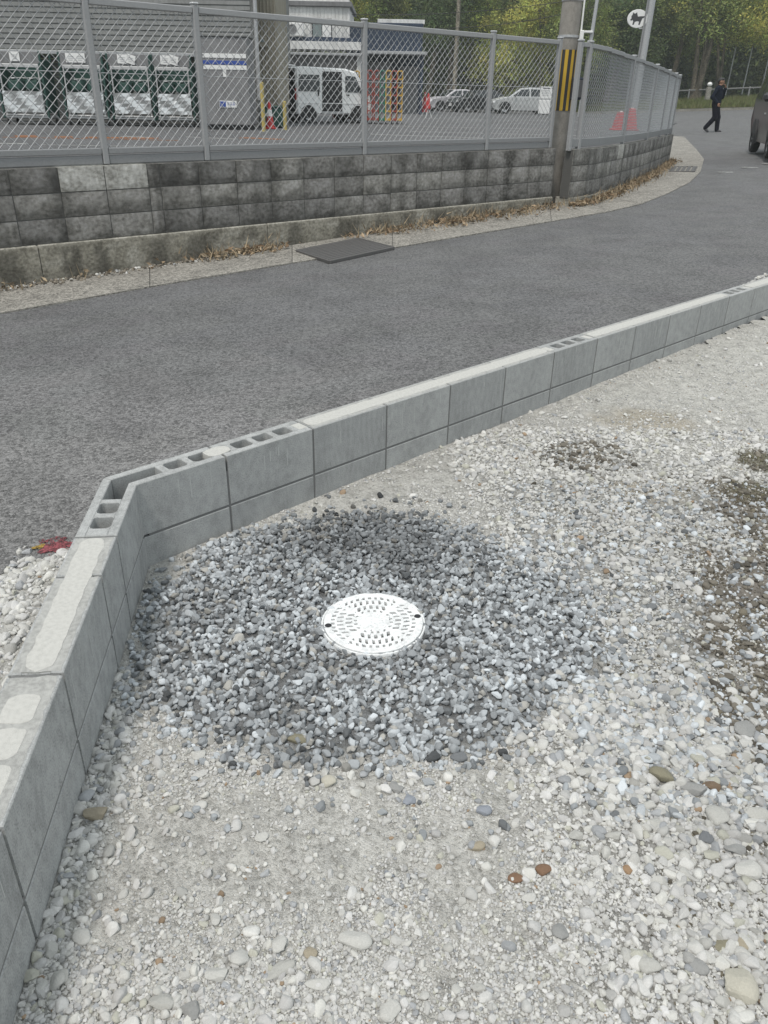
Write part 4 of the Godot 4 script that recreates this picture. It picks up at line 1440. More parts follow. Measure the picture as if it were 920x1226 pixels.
func street_poles() -> void:
	var t := thing("sign_pole", "grey steel lamp pole carrying a white oval sign behind the curved fence", "lamp pole", Vector3(9.85, YARD, -36.0))
	var mb := Mb.new()
	mb.tube([Vector3(0, 0, 0), Vector3(0.08, 2.5, 0), Vector3(0.2, 9.0, 0)], [0.19, 0.17, 0.13], 16)
	put("shaft", mb, M.galvanised, t)
	var cb := Mb.new()
	cb.bar(Vector3(-0.14, 0.3, 0.16), Vector3(0.02, 8.0, 0.14), 0.035, 8)
	put("cable_duct", cb, M.fence_rail, t)
	for y in [3.1, 3.9]:
		var arm := Mb.new()
		arm.box(Vector3(0.3, 0.05, 0.05), Transform3D(Basis(), Vector3(-0.1, y * 0.5 + 1.85, 0.1)), 0.01)
		put("bracket", arm, M.galvanised, t)
	var face := Mb.new()
	var oval := PackedVector2Array()
	for i in 40:
		oval.append(Vector2(cos(TAU * i / 40.0) * 0.40, sin(TAU * i / 40.0) * 0.31))
	var half := func(_y): return 0.03
	face.body(oval, half, 0.012)
	var sg := thing("oval_sign", "white oval sign with a black cat carrying a kitten, hung on the lamp pole", "sign", Vector3(9.50, 4.30, -35.9))
	put("panel", face, M.white_plastic, sg)
	var cat := Mb.new()
	var q := PackedVector2Array()
	for a in cat_outline():
		q.append(a * Vector2(0.68, 0.68))
	cat.patch(q, func(_y): return 0.03, 1.0, 0.004)
	put("cat", cat, M.ink, sg)
	var thin := thing("thin_pole", "slim grey pole with a white fitting behind the fence right of the banded pole", "pole", Vector3(11.15, YARD, -52.0))
	mb = Mb.new()
	mb.tube([Vector3(0, 0, 0), Vector3(0.1, 3, 0), Vector3(0.3, 8.5, 0)], [0.12, 0.11, 0.09], 12)
	put("shaft", mb, M.galvanised, thin)
	mb = Mb.new()
	mb.box(Vector3(0.5, 0.12, 0.2), Transform3D(Basis(), Vector3(-0.1, 4.3, 0.1)), 0.03)
	put("fitting", mb, M.white_plastic, thin)
	var third := thing("wooden_pole", "bare grey pole among the trees behind the parked cars", "pole", Vector3(4.6, YARD, -66.0))
	mb = Mb.new()
	mb.tube([Vector3(0, 0, 0), Vector3(0, 9.5, 0)], [0.17, 0.13], 12)
	put("shaft", mb, M.pale_bark, third)
	for a in [["overhead_cable", "upper dark cable strung across in front of the trees", 5.5, 0.5], ["overhead_cable", "lower dark cable sagging in front of the trees", 5.0, 0.9]]:
		var cbl := Mb.new()
		var pts := []
		var rad := []
		for i in 25:
			var f := i / 24.0
			pts.append(Vector3(lerpf(-2.4, 11.3, f), a[2] + lerpf(0.0, 1.1, f) - a[3] * 4.0 * f * (1.0 - f) * 0.6, -52.0))
			rad.append(0.018)
		cbl.tube(pts, rad, 6)
		tag(put(a[0], cbl, M.cable), a[1], "cable")

# ---------------------------------------------------------------- buildings round the yard
func boxpart(called: String, parent: Node, size: Vector3, at: Vector3, m: Material, bev := 0.01) -> MeshInstance3D:
	var mb := Mb.new()
	mb.box(size, Transform3D(Basis(), at), bev)
	return put(called, mb, m, parent)

func buildings() -> void:
	var t := thing("ribbed_warehouse", "grey warehouse clad in horizontal ribbed boards behind the wheeled cages", "warehouse")
	var y := 2.46
	while y < 6.6:                                          # lapped boards over the loading front
		var mb := Mb.new()
		mb.box(Vector3(13.0, 0.125, 0.05), Transform3D(Basis(Vector3.RIGHT, -0.16), Vector3(-10.5, y + 0.062, -25.6)), 0.008)
		put("siding_board", mb, M.siding, t)
		y += 0.128
	boxpart("wall", t, Vector3(13.0, 7.0, 0.2), Vector3(-10.5, 2.48 + 3.5, -25.78), M.siding)
	boxpart("lintel", t, Vector3(13.0, 0.10, 0.14), Vector3(-10.5, 2.40, -25.62), M.galvanised)
	y = YARD + 0.02
	while y < 2.4:                                          # roller shutters set back under the lintel
		var mb := Mb.new()
		mb.box(Vector3(12.9, 0.085, 0.03), Transform3D(Basis(Vector3.RIGHT, -0.2), Vector3(-10.5, y + 0.045, -26.15)), 0.01)
		put("shutter_slat", mb, M.shaded_shutter, t)
		y += 0.092
	boxpart("wall", t, Vector3(0.2, 9.0, 9.0), Vector3(-4.05, YARD + 4.5, -30.1), M.siding)
	for k in 45:
		boxpart("siding_board", t, Vector3(0.03, 0.12, 0.55), Vector3(-3.93, YARD + 0.1 + k * 0.128, -25.85), M.siding, 0.006)
	boxpart("roof", t, Vector3(14.0, 0.3, 12.0), Vector3(-10.5, 9.4, -31.5), M.galvanised)
	var p := Mb.new()
	p.bar(Vector3(-3.86, 1.3, -25.5), Vector3(-3.84, 8.0, -25.5), 0.055, 10)
	put("downpipe", p, M.galvanised, t)
	# beige profiled sheet tower
	var b := thing("beige_sheet_tower", "beige block clad in upright corrugated sheet between warehouse and white van", "building")
	boxpart("wall", b, Vector3(0.78, 7.2, 2.6), Vector3(-3.78, 1.15 + 3.6, -27.65), M.beige_sheet)
	for i in 8:
		boxpart("rib", b, Vector3(0.045, 7.2, 0.04), Vector3(-4.13 + i * 0.1, 1.15 + 3.6, -26.34), M.beige_sheet, 0.012)
	boxpart("plinth", b, Vector3(0.7, 0.6, 2.4), Vector3(-3.78, YARD + 0.29, -27.7), M.mortar)
	var mbx := thing("wall_meter", "small pale meter box fixed on the beige corrugated tower", "meter box", Vector3(-3.80, 2.78, -26.25))
	boxpart("case", mbx, Vector3(0.24, 0.26, 0.1), Vector3.ZERO, M.beige_sheet, 0.02)
	boxpart("window", mbx, Vector3(0.1, 0.08, 0.02), Vector3(0, 0.04, 0.05), M.window, 0.004)
	# white office and the navy hall behind the van
	var w := thing("white_office", "white upright-boarded office above a long grey porch behind the white van", "building")
	boxpart("wall", w, Vector3(7.5, 2.2, 6.0), Vector3(-6.2, 4.95, -53.1), M.white_wall)
	for i in 38:
		boxpart("cladding_board", w, Vector3(0.185, 1.42, 0.03), Vector3(-9.8 + i * 0.197, 4.96, -50.08), M.white_wall, 0.006)
	boxpart("roof", w, Vector3(7.8, 0.22, 6.4), Vector3(-6.2, 5.80, -53.1), M.grey_wall)
	boxpart("fascia", w, Vector3(8.0, 0.2, 0.2), Vector3(-5.6, 4.14, -49.9), M.navy_sheet)
	boxpart("parapet", w, Vector3(8.2, 0.38, 0.25), Vector3(-5.68, 3.84, -49.6), M.white_wall)
	boxpart("gutter", w, Vector3(8.2, 0.12, 0.2), Vector3(-5.68, 3.44, -49.4), M.galvanised)
	for i in 26:
		boxpart("soffit_bracket", w, Vector3(0.1, 0.1, 0.14), Vector3(-9.5 + i * 0.31, 3.58, -49.5), M.mortar, 0.005)
	boxpart("wall", w, Vector3(8.2, 3.0, 0.2), Vector3(-5.7, YARD + 1.4, -50.4), M.grey_wall)
	boxpart("wall", w, Vector3(0.5, 2.9, 0.3), Vector3(-1.75, YARD + 1.4, -49.7), M.white_wall)
	var win := boxpart("window", w, Vector3(1.1, 0.9, 0.06), Vector3(-3.95, 4.68, -50.05), M.dark, 0.01)
	boxpart("pane", win, Vector3(0.48, 0.82, 0.03), Vector3(-4.2, 4.68, -50.01), M.window, 0.004)
	boxpart("pane", win, Vector3(0.48, 0.82, 0.03), Vector3(-3.68, 4.68, -50.01), M.white_plastic, 0.004)
	var ac := thing("air_conditioner", "white outdoor air conditioner with a round fan on the white office", "air conditioner", Vector3(-5.35, 4.26, -49.7))
	boxpart("case", ac, Vector3(0.9, 0.62, 0.34), Vector3(0, 0.31, 0), M.white_plastic, 0.03)
	var fan := Mb.new()
	fan.lathe([Vector2(0.24, 0.0), Vector2(0.24, 0.02), Vector2(0.2, 0.02), Vector2(0.19, 0.004), Vector2(0.06, 0.004), Vector2(0.05, 0.018), Vector2(0.0, 0.018)], Transform3D(Basis(Vector3.RIGHT, PI / 2), Vector3(-0.16, 0.31, 0.171)), 24)
	put("fan_guard", fan, M.grey_wall, ac)
	var n := thing("navy_hall", "dark navy sheet-clad hall with a white eave right of the white office", "building")
	boxpart("wall", n, Vector3(4.2, 1.5, 8.0), Vector3(-0.5, 4.25, -54.1), M.navy_sheet)
	for i in 20:
		boxpart("rib", n, Vector3(0.05, 1.35, 0.05), Vector3(-2.4 + i * 0.205, 4.28, -50.08), M.navy_sheet, 0.012)
	boxpart("parapet", n, Vector3(2.6, 0.2, 7.0), Vector3(0.4, 5.1, -54.0), M.white_wall)
	boxpart("eave", n, Vector3(3.4, 0.14, 1.3), Vector3(0.12, 3.55, -49.6), M.galvanised)
	boxpart("wall", n, Vector3(1.6, 2.6, 0.2), Vector3(-0.9, YARD + 1.25, -50.6), M.grey_wall)
	boxpart("wall", n, Vector3(1.0, 2.4, 0.2), Vector3(0.95, YARD + 1.2, -51.2), M.grey_wall)
	boxpart("wall", n, Vector3(3.5, 3.0, 0.2), Vector3(-0.1, YARD + 1.45, -52.6), M.navy_sheet)
	boxpart("post", n, Vector3(0.14, 3.0, 0.14), Vector3(1.6, YARD + 1.45, -49.3), M.navy_sheet, 0.02)

# ---------------------------------------------------------------- things standing in the yard
func cage(at: Vector3, wide: float, label: String, style: int) -> void:
	var t := thing("roll_cage", label, "roll cage", at, 0.02, "wheeled cages lined up at the warehouse")
	var h := 1.78
	var d := 0.75
	for sx in [-1, 1]:
		for sz in [-1, 1]:
			boxpart("post", t, Vector3(0.05, h - 0.16, 0.05), Vector3(sx * wide / 2, 0.16 + (h - 0.16) / 2, sz * d / 2), M.green_steel, 0.01)
			var c := Mb.new()
			c.lathe([Vector2(0.0, -0.022), Vector2(0.06, -0.022), Vector2(0.075, -0.012), Vector2(0.075, 0.012), Vector2(0.06, 0.022), Vector2(0.0, 0.022)], Transform3D(Basis(Vector3.BACK, PI / 2), Vector3(sx * (wide / 2 - 0.05), 0.075, sz * (d / 2 - 0.06))), 12)
			put("castor", c, M.rubber, t)
		boxpart("side_panel", t, Vector3(0.03, h - 0.5, d - 0.06), Vector3(sx * wide / 2, 0.2 + (h - 0.3) / 2, 0), M.green_steel, 0.01)
	boxpart("deck", t, Vector3(wide, 0.05, d), Vector3(0, 0.2, 0), M.bar_steel, 0.01)
	boxpart("back_panel", t, Vector3(wide - 0.06, h - 0.5, 0.02), Vector3(0, 0.95, -d / 2), M.green_steel, 0.005)
	boxpart("header", t, Vector3(wide, 0.28, 0.03), Vector3(0, h - 0.15, d / 2 - 0.02), M.grey_wall, 0.01)
	for k in 3:
		boxpart("shelf_bar", t, Vector3(wide - 0.05, 0.03, 0.03), Vector3(0, 0.55 + 0.3 * k, -d / 2 + 0.1), M.bar_steel, 0.006)
	for sx in [-1, 1]:
		boxpart("front_bar", t, Vector3(0.035, 1.2, 0.035), Vector3(sx * (wide / 2 - 0.09), 0.82, d / 2 + 0.01), M.bar_steel, 0.008)
	boxpart("front_bar", t, Vector3(wide - 0.12, 0.09, 0.04), Vector3(0, 1.44, d / 2 + 0.012), M.bar_steel, 0.012)
	boxpart("front_bar", t, Vector3(wide - 0.1, 0.04, 0.04), Vector3(0, 0.25, d / 2 + 0.012), M.bar_steel, 0.01)
	for sx in [-1, 1]:                                      # bagged loads inside
		boxpart("load", t, Vector3(wide * 0.36, 0.34, 0.4), Vector3(sx * wide * 0.2, 0.98, 0.08), M.green_steel, 0.08)
		boxpart("load_tag", t, Vector3(0.09, 0.03, 0.3), Vector3(sx * wide * 0.2, 1.14, 0.14), M.white_plastic, 0.01)
	# loose reflective sheet hung over the lower front
	var mb := Mb.new()
	var r := RandomNumberGenerator.new()
	r.seed = 40 + style
	var P := []
	for j in 7:
		var row := []
		for i in 13:
			row.append(Vector3((i / 12.0 - 0.5) * (wide - 0.14), 0.32 + j * 0.085, d / 2 + 0.05 + 0.018 * sin(i * 0.9 + j * (0.7 + 0.2 * style)) + r.randf_range(-0.008, 0.008)))
		P.append(row)
	for j in 6:
		for i in 12:
			mb.q(P[j][i], P[j][i + 1], P[j + 1][i + 1], P[j + 1][i])
	for i in 12:
		mb.q(P[6][i], P[6][i + 1], P[6][i + 1] - Vector3(0, 0, 0.08), P[6][i] - Vector3(0, 0, 0.08))
	put("reflective_sheet", mb, M.silver_sheet, t)
	for k in ([0.0] if style == 0 else [-0.2, 0.06] if style == 1 else [-0.1, 0.12]):
		var tilt: float = 0.0 if style < 2 else 0.25 if k > 0 else 0.05
		var sb := Mb.new()
		sb.box(Vector3(0.27, 0.22, 0.012), Transform3D(Basis(Vector3.BACK, -tilt), Vector3(k - 0.05, h - 0.13, d / 2 + 0.01 + 0.008 * absf(k) + (0.012 if k > 0 else 0.0))), 0.003)
		var o := put("notice", sb, M.paper, t)
		for l in 3:
			var tb := Mb.new()
			tb.box(Vector3(0.17 - 0.03 * l, 0.012, 0.006), Transform3D(Basis(Vector3.BACK, -tilt), Vector3(k - 0.05, h - 0.09 - 0.045 * l, d / 2 + 0.02 + 0.008 * absf(k) + (0.012 if k > 0 else 0.0))), 0.001)
			put("printed_line", tb, M.bar_steel, o)

func cone(at: Vector3, h: float, label: String) -> void:
	var t := thing("traffic_cone", label, "traffic cone", at, 0.0, "red cones about the yard")
	var mb := Mb.new()
	mb.lathe([Vector2(h * 0.19, 0.03), Vector2(h * 0.17, 0.06), Vector2(h * 0.045, h - 0.01), Vector2(h * 0.03, h), Vector2(0.0, h)], Transform3D(), 20)
	put("body", mb, M.cone_red, t)
	boxpart("base", t, Vector3(h * 0.5, 0.035, h * 0.5), Vector3(0, 0.018, 0), M.cone_red, 0.01)
	if h < 1.0:
		mb = Mb.new()
		mb.lathe([Vector2(h * 0.118, h * 0.46), Vector2(h * 0.12, h * 0.46), Vector2(h * 0.085, h * 0.70), Vector2(h * 0.08, h * 0.70)], Transform3D(), 20)
		put("reflective_band", mb, M.white_plastic, t)

func yard_things() -> void:
	cage(Vector3(-10.15, YARD, -24.5), 1.22, "wheeled green cage at the left end with one white notice", 0)
	cage(Vector3(-8.53, YARD, -24.75), 1.16, "second wheeled green cage from the left, two white notices side by side", 1)
	cage(Vector3(-7.27, YARD, -24.9), 1.16, "third wheeled green cage, white notice with a curled corner", 2)
	cage(Vector3(-6.12, YARD, -25.0), 1.06, "wheeled green cage beside the dark striped cabinet, tilted white notice", 3)
	# cabinet with stripes and a small blue and white sign
	var c := thing("striped_cabinet", "tall dark grey cabinet with white and blue stripes right of the cages", "cabinet", Vector3(-4.42, YARD, -24.0))
	boxpart("body", c, Vector3(1.22, 2.05, 1.0), Vector3(0, 1.14, 0), M.grey_wall, 0.02)
	boxpart("plinth", c, Vector3(1.1, 0.14, 0.9), Vector3(0, 0.07, 0), M.dark, 0.01)
	boxpart("top", c, Vector3(1.28, 0.06, 1.06), Vector3(0, 2.20, 0), M.siding, 0.012)
	boxpart("stripe", c, Vector3(1.14, 0.10, 0.012), Vector3(0, 1.74, 0.506), M.white_plastic, 0.003)
	boxpart("stripe", c, Vector3(1.14, 0.09, 0.012), Vector3(0, 1.585, 0.506), M.blue_print, 0.003)
	boxpart("stripe", c, Vector3(1.14, 0.10, 0.012), Vector3(0, 1.475, 0.506), M.white_plastic, 0.003)
	boxpart("label_plate", c, Vector3(0.09, 0.17, 0.012), Vector3(-0.02, 1.335, 0.506), M.white_plastic, 0.003)
	var sg := thing("blue_white_sign", "small blue and white plate fixed low on the striped cabinet", "sign", Vector3(-4.42, YARD + 0.62, -23.488))
	boxpart("plate", sg, Vector3(0.46, 0.16, 0.012), Vector3(0.02, 0, 0), M.paper, 0.003)
	boxpart("blue_field", sg, Vector3(0.16, 0.13, 0.006), Vector3(-0.12, 0.0, 0.008), M.blue_print, 0.002)
	for k in 3:                                             # three blocky blue characters, too small to read
		var x := 0.03 + k * 0.075
		for s in [[0.0, 0.035, 0.055, 0.008], [0.0, 0.0, 0.055, 0.008], [-0.015, 0.0, 0.009, 0.09], [0.018, -0.012, 0.009, 0.06]]:
			boxpart("character_stroke", sg, Vector3(s[2], s[3], 0.004), Vector3(x + s[0], s[1], 0.0075), M.blue_print, 0.0)
	for a in [[-3.36, -22.7, 1.15, "left yellow guard post at the warehouse corner"], [-2.95, -23.95, 0.72, "right shorter yellow guard post in front of the green bin"]]:
		var mb := Mb.new()
		mb.lathe([Vector2(0.05, 0.0), Vector2(0.05, a[2] - 0.03), Vector2(0.035, a[2]), Vector2(0.0, a[2])], Transform3D(), 16)
		var g := thing("guard_post", a[3], "guard post", Vector3(a[0], YARD, a[1]), 0.0, "yellow guard posts")
		put("tube", mb, M.post_yellow, g)
		boxpart("base_plate", g, Vector3(0.2, 0.012, 0.2), Vector3(0, 0.006, 0), M.fence_rail, 0.003)
	cone(Vector3(-3.47, YARD, -24.7), 0.70, "red cone between the two yellow guard posts")
	var gb := thing("green_bin", "dark green steel bin behind the red cone at the beige tower", "bin", Vector3(-3.45, YARD, -25.6))
	boxpart("body", gb, Vector3(0.66, 0.50, 0.4), Vector3(0, 0.28, 0), M.green_steel, 0.02)
	boxpart("lid", gb, Vector3(0.70, 0.05, 0.44), Vector3(0, 0.555, 0), M.green_steel, 0.015)
	boxpart("foot", gb, Vector3(0.5, 0.03, 0.3), Vector3(0, 0.015, 0), M.dark, 0.0)
	# tall coloured racks right of the van and one behind it
	var spots := [[-2.15, -33.2, "rack_red", "red upright trolley rack behind the van roof"], [-1.62, -33.0, "rack_red", "rust-red trolley rack showing over the van bonnet"], [-1.32, -32.8, "rack_yellow", "yellow trolley rack showing above the van windscreen"], [-0.80, -31.6, "rack_red", "red trolley rack beside the van nose"], [-0.56, -31.5, "rack_red", "second red trolley rack next to the green one"], [-0.36, -31.4, "rack_green", "green trolley rack in the row of coloured racks"], [-0.15, -31.4, "rack_yellow", "yellow trolley rack right of the green one"], [0.06, -31.5, "rack_red", "red trolley rack between two yellow ones"], [0.26, -31.6, "rack_yellow", "yellow trolley rack at the right end of the row"]]
	for s in spots:
		var t := thing("trolley_rack", s[3], "trolley rack", Vector3(s[0], YARD, s[1]), 0.0, "coloured trolley racks beside the van")
		var m: Material = M[s[2]]
		for sx in [-1, 1]:
			boxpart("upright", t, Vector3(0.035, 1.56, 0.035), Vector3(sx * 0.085, 0.88, 0.4), m, 0.006)
			boxpart("upright", t, Vector3(0.035, 1.56, 0.035), Vector3(sx * 0.085, 0.88, -0.4), m, 0.006)
			var w := Mb.new()
			w.lathe([Vector2(0, -0.018), Vector2(0.05, -0.018), Vector2(0.055, 0), Vector2(0.05, 0.018), Vector2(0, 0.018)], Transform3D(Basis(Vector3.BACK, PI / 2), Vector3(sx * 0.075, 0.056, 0.38)), 10)
			put("wheel", w, M.rubber, t)
		for k in 7:
			boxpart("rung", t, Vector3(0.14, 0.05, 0.03), Vector3(0, 0.16 + k * 0.25, 0.4), m, 0.006)
		boxpart("base", t, Vector3(0.2, 0.05, 0.84), Vector3(0, 0.13, 0), m, 0.008)
	for a in [[1.55, -58.0, 1.1, "red cone farthest left of the three by the grey wall"], [2.1, -57.0, 1.15, "middle red cone of the three by the grey wall"]]:
		cone(Vector3(a[0], YARD, a[1]), a[2], a[3])
	var rp := thing("marker_post", "red and white marker post on a thin tripod right of the racks", "marker post", Vector3(1.72, YARD, -42.0))
	var pb := Mb.new()
	pb.lathe([Vector2(0.10, 0.35), Vector2(0.12, 0.4), Vector2(0.05, 0.95), Vector2(0.03, 1.05), Vector2(0, 1.05)], Transform3D(), 14)
	put("red_sleeve", pb, M.cone_red, rp)
	for k in 3:
		var lb := Mb.new()
		lb.bar(Vector3(0, 0.42, 0), Vector3(cos(k * TAU / 3) * 0.2, 0.0, sin(k * TAU / 3) * 0.2), 0.015, 6)
		put("leg", lb, M.white_plastic, rp)
	# white board stand by the silver car
	var bd := thing("white_board_stand", "white upright notice board standing at the rear of the silver car", "notice board", Vector3(9.0, YARD, -51.8), 0.05)
	boxpart("board", bd, Vector3(0.72, 0.62, 0.06), Vector3(0, 1.22, 0), M.white_plastic, 0.02)
	boxpart("board", bd, Vector3(0.68, 0.72, 0.06), Vector3(-0.03, 0.48, 0.01), M.white_plastic, 0.02)
	boxpart("red_strip", bd, Vector3(0.4, 0.06, 0.01), Vector3(0, 1.46, 0.034), M.ink, 0.0)
	for k in 4:
		boxpart("printed_line", bd, Vector3(0.46 - 0.06 * (k % 2), 0.03, 0.008), Vector3(-0.04, 1.34 - 0.08 * k, 0.034), M.bar_steel, 0.0)
	for sx in [-1, 1]:
		boxpart("leg", bd, Vector3(0.04, 0.16, 0.3), Vector3(sx * 0.28, 0.08, 0), M.fence_rail, 0.01)
	# red water barriers seen through the curved fence
	for a in [[7.72, -29.5, "left, lower red water-filled barrier behind the curved fence", 0.55], [8.12, -29.7, "right, taller red water-filled barrier behind the curved fence", 0.66]]:
		var wb := thing("water_barrier", a[2], "barrier", Vector3(a[0], YARD, a[1]), 0.15, "red barriers behind the curved fence")
		var hb: float = a[3]
		var body := Mb.new()
		body.body(PackedVector2Array([Vector2(-0.19, 0.04), Vector2(0.19, 0.04), Vector2(0.15, hb * 0.5), Vector2(0.11, hb * 0.8), Vector2(0.09, hb), Vector2(-0.09, hb), Vector2(-0.11, hb * 0.8), Vector2(-0.15, hb * 0.5)]), func(yy): return 0.22 - 0.12 * yy, 0.03)
		put("tank", body, M.cone_red, wb)
		boxpart("foot", wb, Vector3(0.5, 0.05, 0.5), Vector3(0, 0.025, 0), M.cone_red, 0.015)
		boxpart("filler_cap", wb, Vector3(0.08, 0.04, 0.08), Vector3(0, hb + 0.015, 0), M.white_plastic, 0.012)
	cone(Vector3(8.6, YARD, -43.0), 0.9, "red cone at the foot of the white kiosk beyond the curved fence")
	var ki := thing("white_kiosk", "narrow white machine beyond the fence right of the banded pole", "kiosk", Vector3(8.15, YARD, -43.5))
	boxpart("case", ki, Vector3(0.42, 1.75, 0.5), Vector3(0, 0.88, 0), M.white_plastic, 0.03)
	boxpart("display", ki, Vector3(0.28, 0.3, 0.02), Vector3(0, 1.3, 0.25), M.window, 0.006)
	boxpart("slot_panel", ki, Vector3(0.28, 0.2, 0.02), Vector3(0, 0.8, 0.25), M.grey_wall, 0.006)
	# paint on the yard
	var lines := [["orange_paint", [[-7.75, -18.2, 0.42, 0.55, 0.5], [-6.95, -18.2, 0.36, 0.45, 0.4], [-5.75, -18.3, 1.5, 0.42, 0.1], [-2.9, -19.2, 1.0, 0.30, -0.35], [-6.2, -17.7, 3.6, 0.06, 0.02]]], ["white_paint", [[-6.9, -15.6, 0.5, 0.16, 0.05], [-5.4, -15.5, 1.9, 0.05, 0.03], [-5.6, -18.8, 0.7, 0.14, -0.35], [-4.0, -19.0, 1.4, 0.07, -0.45], [-3.4, -15.9, 0.4, 0.14, -0.1], [1.0, -22.0, 3.2, 0.10, -0.3], [3.0, -24.5, 5.0, 0.08, -0.1], [3.0, -29.0, 7.0, 0.08, -0.05], [6.0, -40.0, 9.0, 0.1, -0.02]]]]
	for l in lines:
		var holder := Node3D.new()
		holder.name = "painted_lines" if l[0] == "white_paint" else "painted_arrows"
		add_child(holder)
		holder.set_meta("kind", "structure")
		for a in l[1]:
			var mb := Mb.new()
			mb.box(Vector3(a[2], 0.006, a[3]), Transform3D(Basis(Vector3.UP, a[4]), Vector3(a[0], YARD + 0.003, a[1])))
			put("marking", mb, M[l[0]], holder)
	var wp := Node3D.new()
	wp.name = "road_paint"
	add_child(wp)
	wp.set_meta("kind", "structure")
	for a in [[7.2, -17.0, 0.45, 0.1], [6.4, -16.2, 0.3, 0.08], [7.9, -17.6, 0.5, 0.1]]:
		var mb := Mb.new()
		mb.box(Vector3(a[2], 0.008, a[3]), Transform3D(Basis(Vector3.UP, 0.2), Vector3(a[0], road_y(a[0], a[1]) + 0.004, a[1])))
		put("marking", mb, M.white_paint, wp)
	# sprayed red mark on the asphalt at the corner
	var red := Mb.new()
	var yel := Mb.new()
	for i in 60:
		for j in 60:
			var x := -1.20 + i * 0.0032
			var z := -2.32 + j * 0.0032
			var q := Vector2((x + 1.105) / 0.062, (z + 2.226) / 0.052)
			if q.length() + 0.75 * rough_noise.get_noise_2d(x * 60.0, z * 60.0) + 0.35 * fine_noise.get_noise_2d(x * 160.0, z * 160.0) > 0.85:
				continue
			var y := road_y(x, z) + 0.004
			(yel if q.x < -0.55 and q.y > -0.4 and q.y < 0.3 else red).q(Vector3(x, y, z), Vector3(x, y, z + 0.0032), Vector3(x + 0.0032, y, z + 0.0032), Vector3(x + 0.0032, y, z))
	var sp := thing("spray_mark", "red and yellow sprayed survey mark on the asphalt outside the wall corner", "paint mark")
	put("red_paint", red, M.red_paint, sp)
	if yel.v.size():
		put("yellow_paint", yel, M.yellow_paint, sp)

# ---------------------------------------------------------------- vehicles
func v2(a: Array) -> PackedVector2Array:
	var p := PackedVector2Array()
	for q in a:
		p.append(Vector2(q[0], q[1]))
	return p

func wheel(t: Node3D, x: float, z: float, r: float, w := 0.18) -> void:
	var xf := Transform3D(Basis(Vector3.RIGHT, PI / 2), Vector3(x, r, z))
	var s := signf(z)
	var mb := Mb.new()
	mb.lathe([Vector2(r * 0.62, -w / 2), Vector2(r * 0.9, -w / 2), Vector2(r, -w * 0.32), Vector2(r, w * 0.32), Vector2(r * 0.9, w / 2), Vector2(r * 0.62, w / 2)], xf, 28)
	var o := put("wheel", mb, M.rubber, t)
	var rim := Mb.new()
	var y := s * w * 0.36
	rim.lathe([Vector2(r * 0.64, y * 1.15), Vector2(r * 0.58, y), Vector2(r * 0.3, y * 0.75), Vector2(r * 0.14, y), Vector2(0.0, y)], xf, 24)
	put("rim", rim, M.hub, o)
	for k in 5:
		var a := TAU * k / 5.0
		var hb := Mb.new()
		hb.box(Vector3(r * 0.22, r * 0.16, 0.02), Transform3D(Basis(Vector3.BACK, a), Vector3(x + cos(a) * r * 0.42, r + sin(a) * r * 0.42, z + s * w * 0.36)), 0.01)
		put("spoke_gap", hb, M.dark, o)

func arch(mb: Mb, x: float, r: float, half: Callable, s: float) -> void:
	var p := PackedVector2Array()
	for i in 15:
		var a := PI * i / 14.0
		p.append(Vector2(x + cos(a) * r * 1.17, r + sin(a) * r * 1.17))
	p.append(Vector2(x - r * 1.17, r * 0.62)); p.append(Vector2(x + r * 1.17, r * 0.62))
	mb.patch(p, half, s, 0.006)

# a saloon, estate or van: outline of body and glasshouse, side windows, wheels
func vehicle(called: String, label: String, cat: String, at: Vector3, turn: float, paint: Material, wide: float, lower: Array, upper: Array, windows: Array, wheels: Array, wr: float, belt: float, tumble: float) -> Node3D:
	var t := thing(called, label, cat, at, turn)
	var half := func(y: float) -> float: return wide / 2.0 - (0.05 if y < 0.4 else 0.0) - tumble * max(0.0, y - belt)
	var mb := Mb.new()
	mb.body(v2(lower), half, 0.06)
	put("body", mb, paint, t)
	if upper.size():
		mb = Mb.new()
		mb.body(v2(upper), half, 0.06)
		put("cabin", mb, paint, t)
	for s in [-1.0, 1.0]:
		for w in windows:
			mb = Mb.new()
			mb.patch(v2(w), half, s, 0.008)
			put("side_window", mb, M.glass, t)
		var am := Mb.new()
		for x in wheels:
			arch(am, x, wr, half, s)
		put("wheel_arch", am, M.dark, t)
		for x in wheels:
			wheel(t, x, s * (wide / 2.0 - 0.085), wr)
	return t

func cross(t: Node3D, called: String, a: Vector2, b: Vector2, w0: float, w1: float, off: float, m: Material) -> void:
	# a pane or panel across the car, between two points of its outline; w0 and w1 are half widths there
	var n := Vector2(-(b - a).y, (b - a).x).normalized()
	if n.x * (a.x + b.x) < 0.0:
		n = -n
	var mb := Mb.new()
	var P := func(q: Vector2, z: float, o: float) -> Vector3: return Vector3(q.x + n.x * o, q.y + n.y * o, z)
	var c: Vector3 = P.call((a + b) / 2.0, 0.0, -0.5)
	mb.qout(P.call(a, -w0, off), P.call(a, w0, off), P.call(b, w1, off), P.call(b, -w1, off), c)
	for e in [[a, -w0, a, w0], [a, w0, b, w1], [b, w1, b, -w1], [b, -w1, a, -w0]]:
		mb.qout(P.call(e[0], e[1], off), P.call(e[2], e[3], off), P.call(e[2], e[3], off - 0.02), P.call(e[0], e[1], off - 0.02), P.call((a + b) / 2.0, 0.0, 0.0))
	put(called, mb, m, t)

